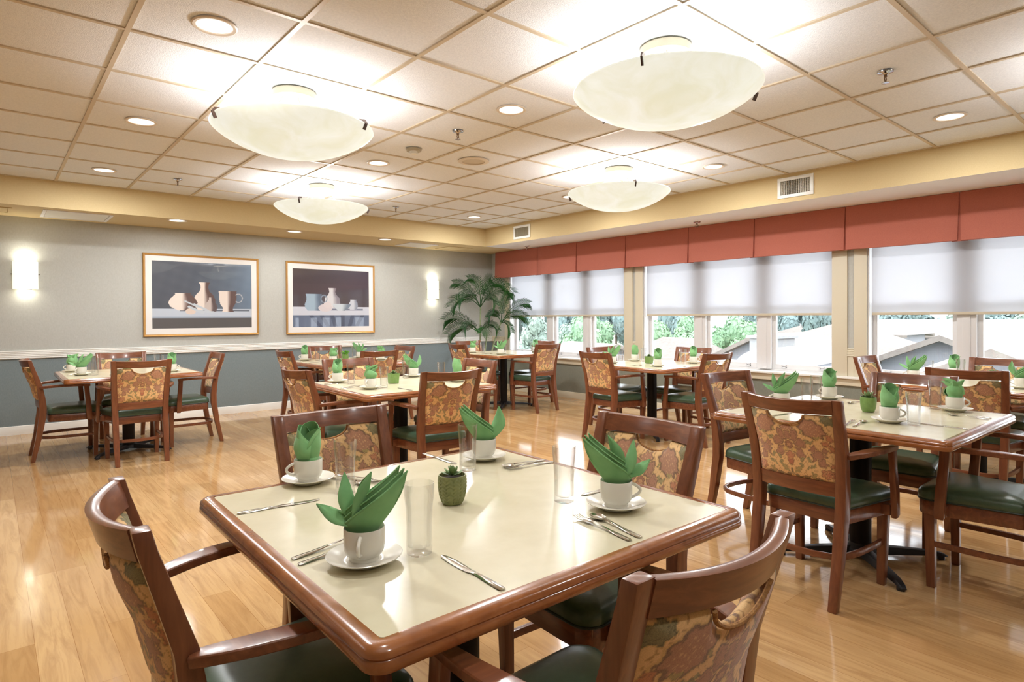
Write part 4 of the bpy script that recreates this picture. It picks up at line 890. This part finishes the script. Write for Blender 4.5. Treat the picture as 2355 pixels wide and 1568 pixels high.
def tree_mesh(seed, nleaf, mk, sz):
    R = np.random.default_rng(seed); V = []; F = []
    cl = [(R.uniform(-.62,.62), R.uniform(-.62,.62), R.uniform(-.55,.6), R.uniform(.3,.5)) for _ in range(13)]
    for k in range(nleaf):
        cx, cy, cz, cr = cl[k % len(cl)]; d = R.normal(size=3); d /= np.linalg.norm(d); p = np.array((cx,cy,cz))+d*cr*R.uniform(.75,1.03)
        a = R.normal(size=3); a -= d*a.dot(d)*.6; a /= np.linalg.norm(a); b = np.cross(d, a); b /= np.linalg.norm(b); s = sz*R.uniform(.6,1.3); o = len(V)
        V += [tuple(p-a*s), tuple(p+b*s*.6), tuple(p+a*s), tuple(p-b*s*.6)]; F.append((o,o+1,o+2,o+3))
    me = bpy.data.meshes.new('crown'); me.from_pydata(V, [], F); me.materials.append(M[mk])
    mb = MB()
    for cx, cy, cz, cr in cl: mb.lathe([(max(.001,cr*.86*math.cos(t)), cr*.86*math.sin(t)) for t in [-PI/2+PI*q/8 for q in range(9)]], 12, (cx,cy,cz))
    return me, mb
TM = {}
for key, mk, nl in (('l','tree1',5200),('d','tree2',5200),('g','tree3',5200)):
    me, mb = tree_mesh(len(TM)+2, nl, mk, .075); core = mb.build('crown_core', mk, smooth=60); cm = core.data; bpy.data.objects.remove(core)
    bm = bmesh.new(); bm.from_mesh(me); bm.from_mesh(cm); bm.to_mesh(me); bm.free(); TM[key] = me
trunk = MB().tube([(0,0,0),(.03,0,.5),(0,0,1)], .09, 8).build('trunk', 'bark'); tmesh = trunk.data; bpy.data.objects.remove(trunk)
TR = [('d',37,42.6,4.4,2.0,3.4),('g',31,33.0,1.5,1.7,2.3),('d',41,41.0,5.0,2.0,3.6),('g',29,28.6,.9,1.5,2.0),('d',44.6,37.4,4.6,2.1,3.6),('l',27,25.0,1.4,1.6,2.2),('l',34,31.2,1.6,1.7,2.4),
      ('d',46,31.9,4.8,1.7,3.8),('l',35.6,26.6,1.3,1.7,2.4),('l',43,28.4,1.5,1.6,3.),('d',51.5,34.5,6.2,2.0,4.6),('l',36,23.4,.4,1.4,2.),('d',56.5,30.5,5.8,2.0,4.4),('l',42,23.6,1.3,2.,2.8),('d',55.5,21.9,6.0,2.5,4.6),('g',45.6,25.4,1.6,1.6,2.8),
      ('d',73,33.6,5.4,3.,4.4),('d',74,24.5,4.4,3.2,4.4),('d',84,34,4.0,4,4.6),('d',86,25.6,4.0,4.,4.6),('d',86,17,5.8,4.,6),('d',86,8.6,5,4.,5.4),('d',86,.4,5,4,5.4),('g',74,18,1.5,2.6,3.4),('g',74,11.8,1.5,2.6,3.4),('g',74,5.5,1.6,2.6,3.4),('l',20.3,3.95,.46,.8,1.)]
KL = {'d': 'dark', 'l': 'light green', 'g': 'grey green'}
for k, (kk, x, y, zt, rr, rz_) in enumerate(TR):
    bay = 'palm side window' if y/x > .86 else ('middle window' if y/x > .40 else 'right window')
    h = zt-GZ; r_ = empty('tree', (x,y,GZ), k*1.3, '%s leafy tree outside the %s, number %d from the left' % (KL[kk], bay, 1+sum(1 for q in TR if q[2]/q[1] > y/x)), 'tree', 'trees outside')
    c_ = link('crown', TM[kk], r_); c_.location = (0,0,h-rz_*.95); c_.scale = (rr,rr,rz_)
    t_ = link('trunk', tmesh, r_); t_.scale = (rr*.5,rr*.5,max(.5,h-rz_*1.2))

# ------------------------------------------------------------------ world, camera, colour
wd = bpy.data.worlds.new('overcast'); SC.world = wd; wd.use_nodes = True
bg = wd.node_tree.nodes['Background']; bg.inputs[0].default_value = (.88,.94,1,1); bg.inputs[1].default_value = 3.6
for k, (ya, yb, ms) in enumerate(BAYS):
    l = bpy.data.lights.new('daylight_portal', 'AREA'); l.shape = 'RECTANGLE'; l.size = ZHEAD-ZSILL; l.size_y = ya-yb; l.cycles.is_portal = True
    o = bpy.data.objects.new('daylight_portal', l); COL.objects.link(o); o.location = (XW+.21,(ya+yb)/2,(ZSILL+ZHEAD)/2); o.rotation_euler = (0,PI/2,0)
cam = bpy.data.cameras.new('camera'); co = bpy.data.objects.new('camera', cam); COL.objects.link(co); SC.camera = co
yaw, pitch, roll = .70514, -.01025, -.00483
f0 = Vector((math.sin(yaw), math.cos(yaw), 0)); rt = Vector((math.cos(yaw), -math.sin(yaw), 0)); up = Vector((0,0,1))
fw = f0*math.cos(pitch)+up*math.sin(pitch); u1 = -f0*math.sin(pitch)+up*math.cos(pitch)
r2 = rt*math.cos(roll)+u1*math.sin(roll); u2 = -rt*math.sin(roll)+u1*math.cos(roll)
mw = Matrix((r2, u2, -fw)).transposed().to_4x4(); mw.translation = (0,0,1.2419); co.matrix_world = mw
cam.sensor_width = 36; cam.lens = 1410.94/2355*36; cam.shift_y = -(784-742.84)/2355; cam.clip_start = .05; cam.clip_end = 400
SC.view_settings.view_transform = 'Standard'; SC.view_settings.look = 'None'; SC.view_settings.exposure = 0.8; SC.view_settings.gamma = 1; SC.view_settings.use_curve_mapping = False
cy = SC.cycles; cy.max_bounces = 9; cy.diffuse_bounces = 4; cy.glossy_bounces = 4; cy.transmission_bounces = 7; cy.transparent_max_bounces = 14
cy.caustics_reflective = False; cy.caustics_refractive = False; cy.sample_clamp_indirect = 6; cy.use_denoising = True
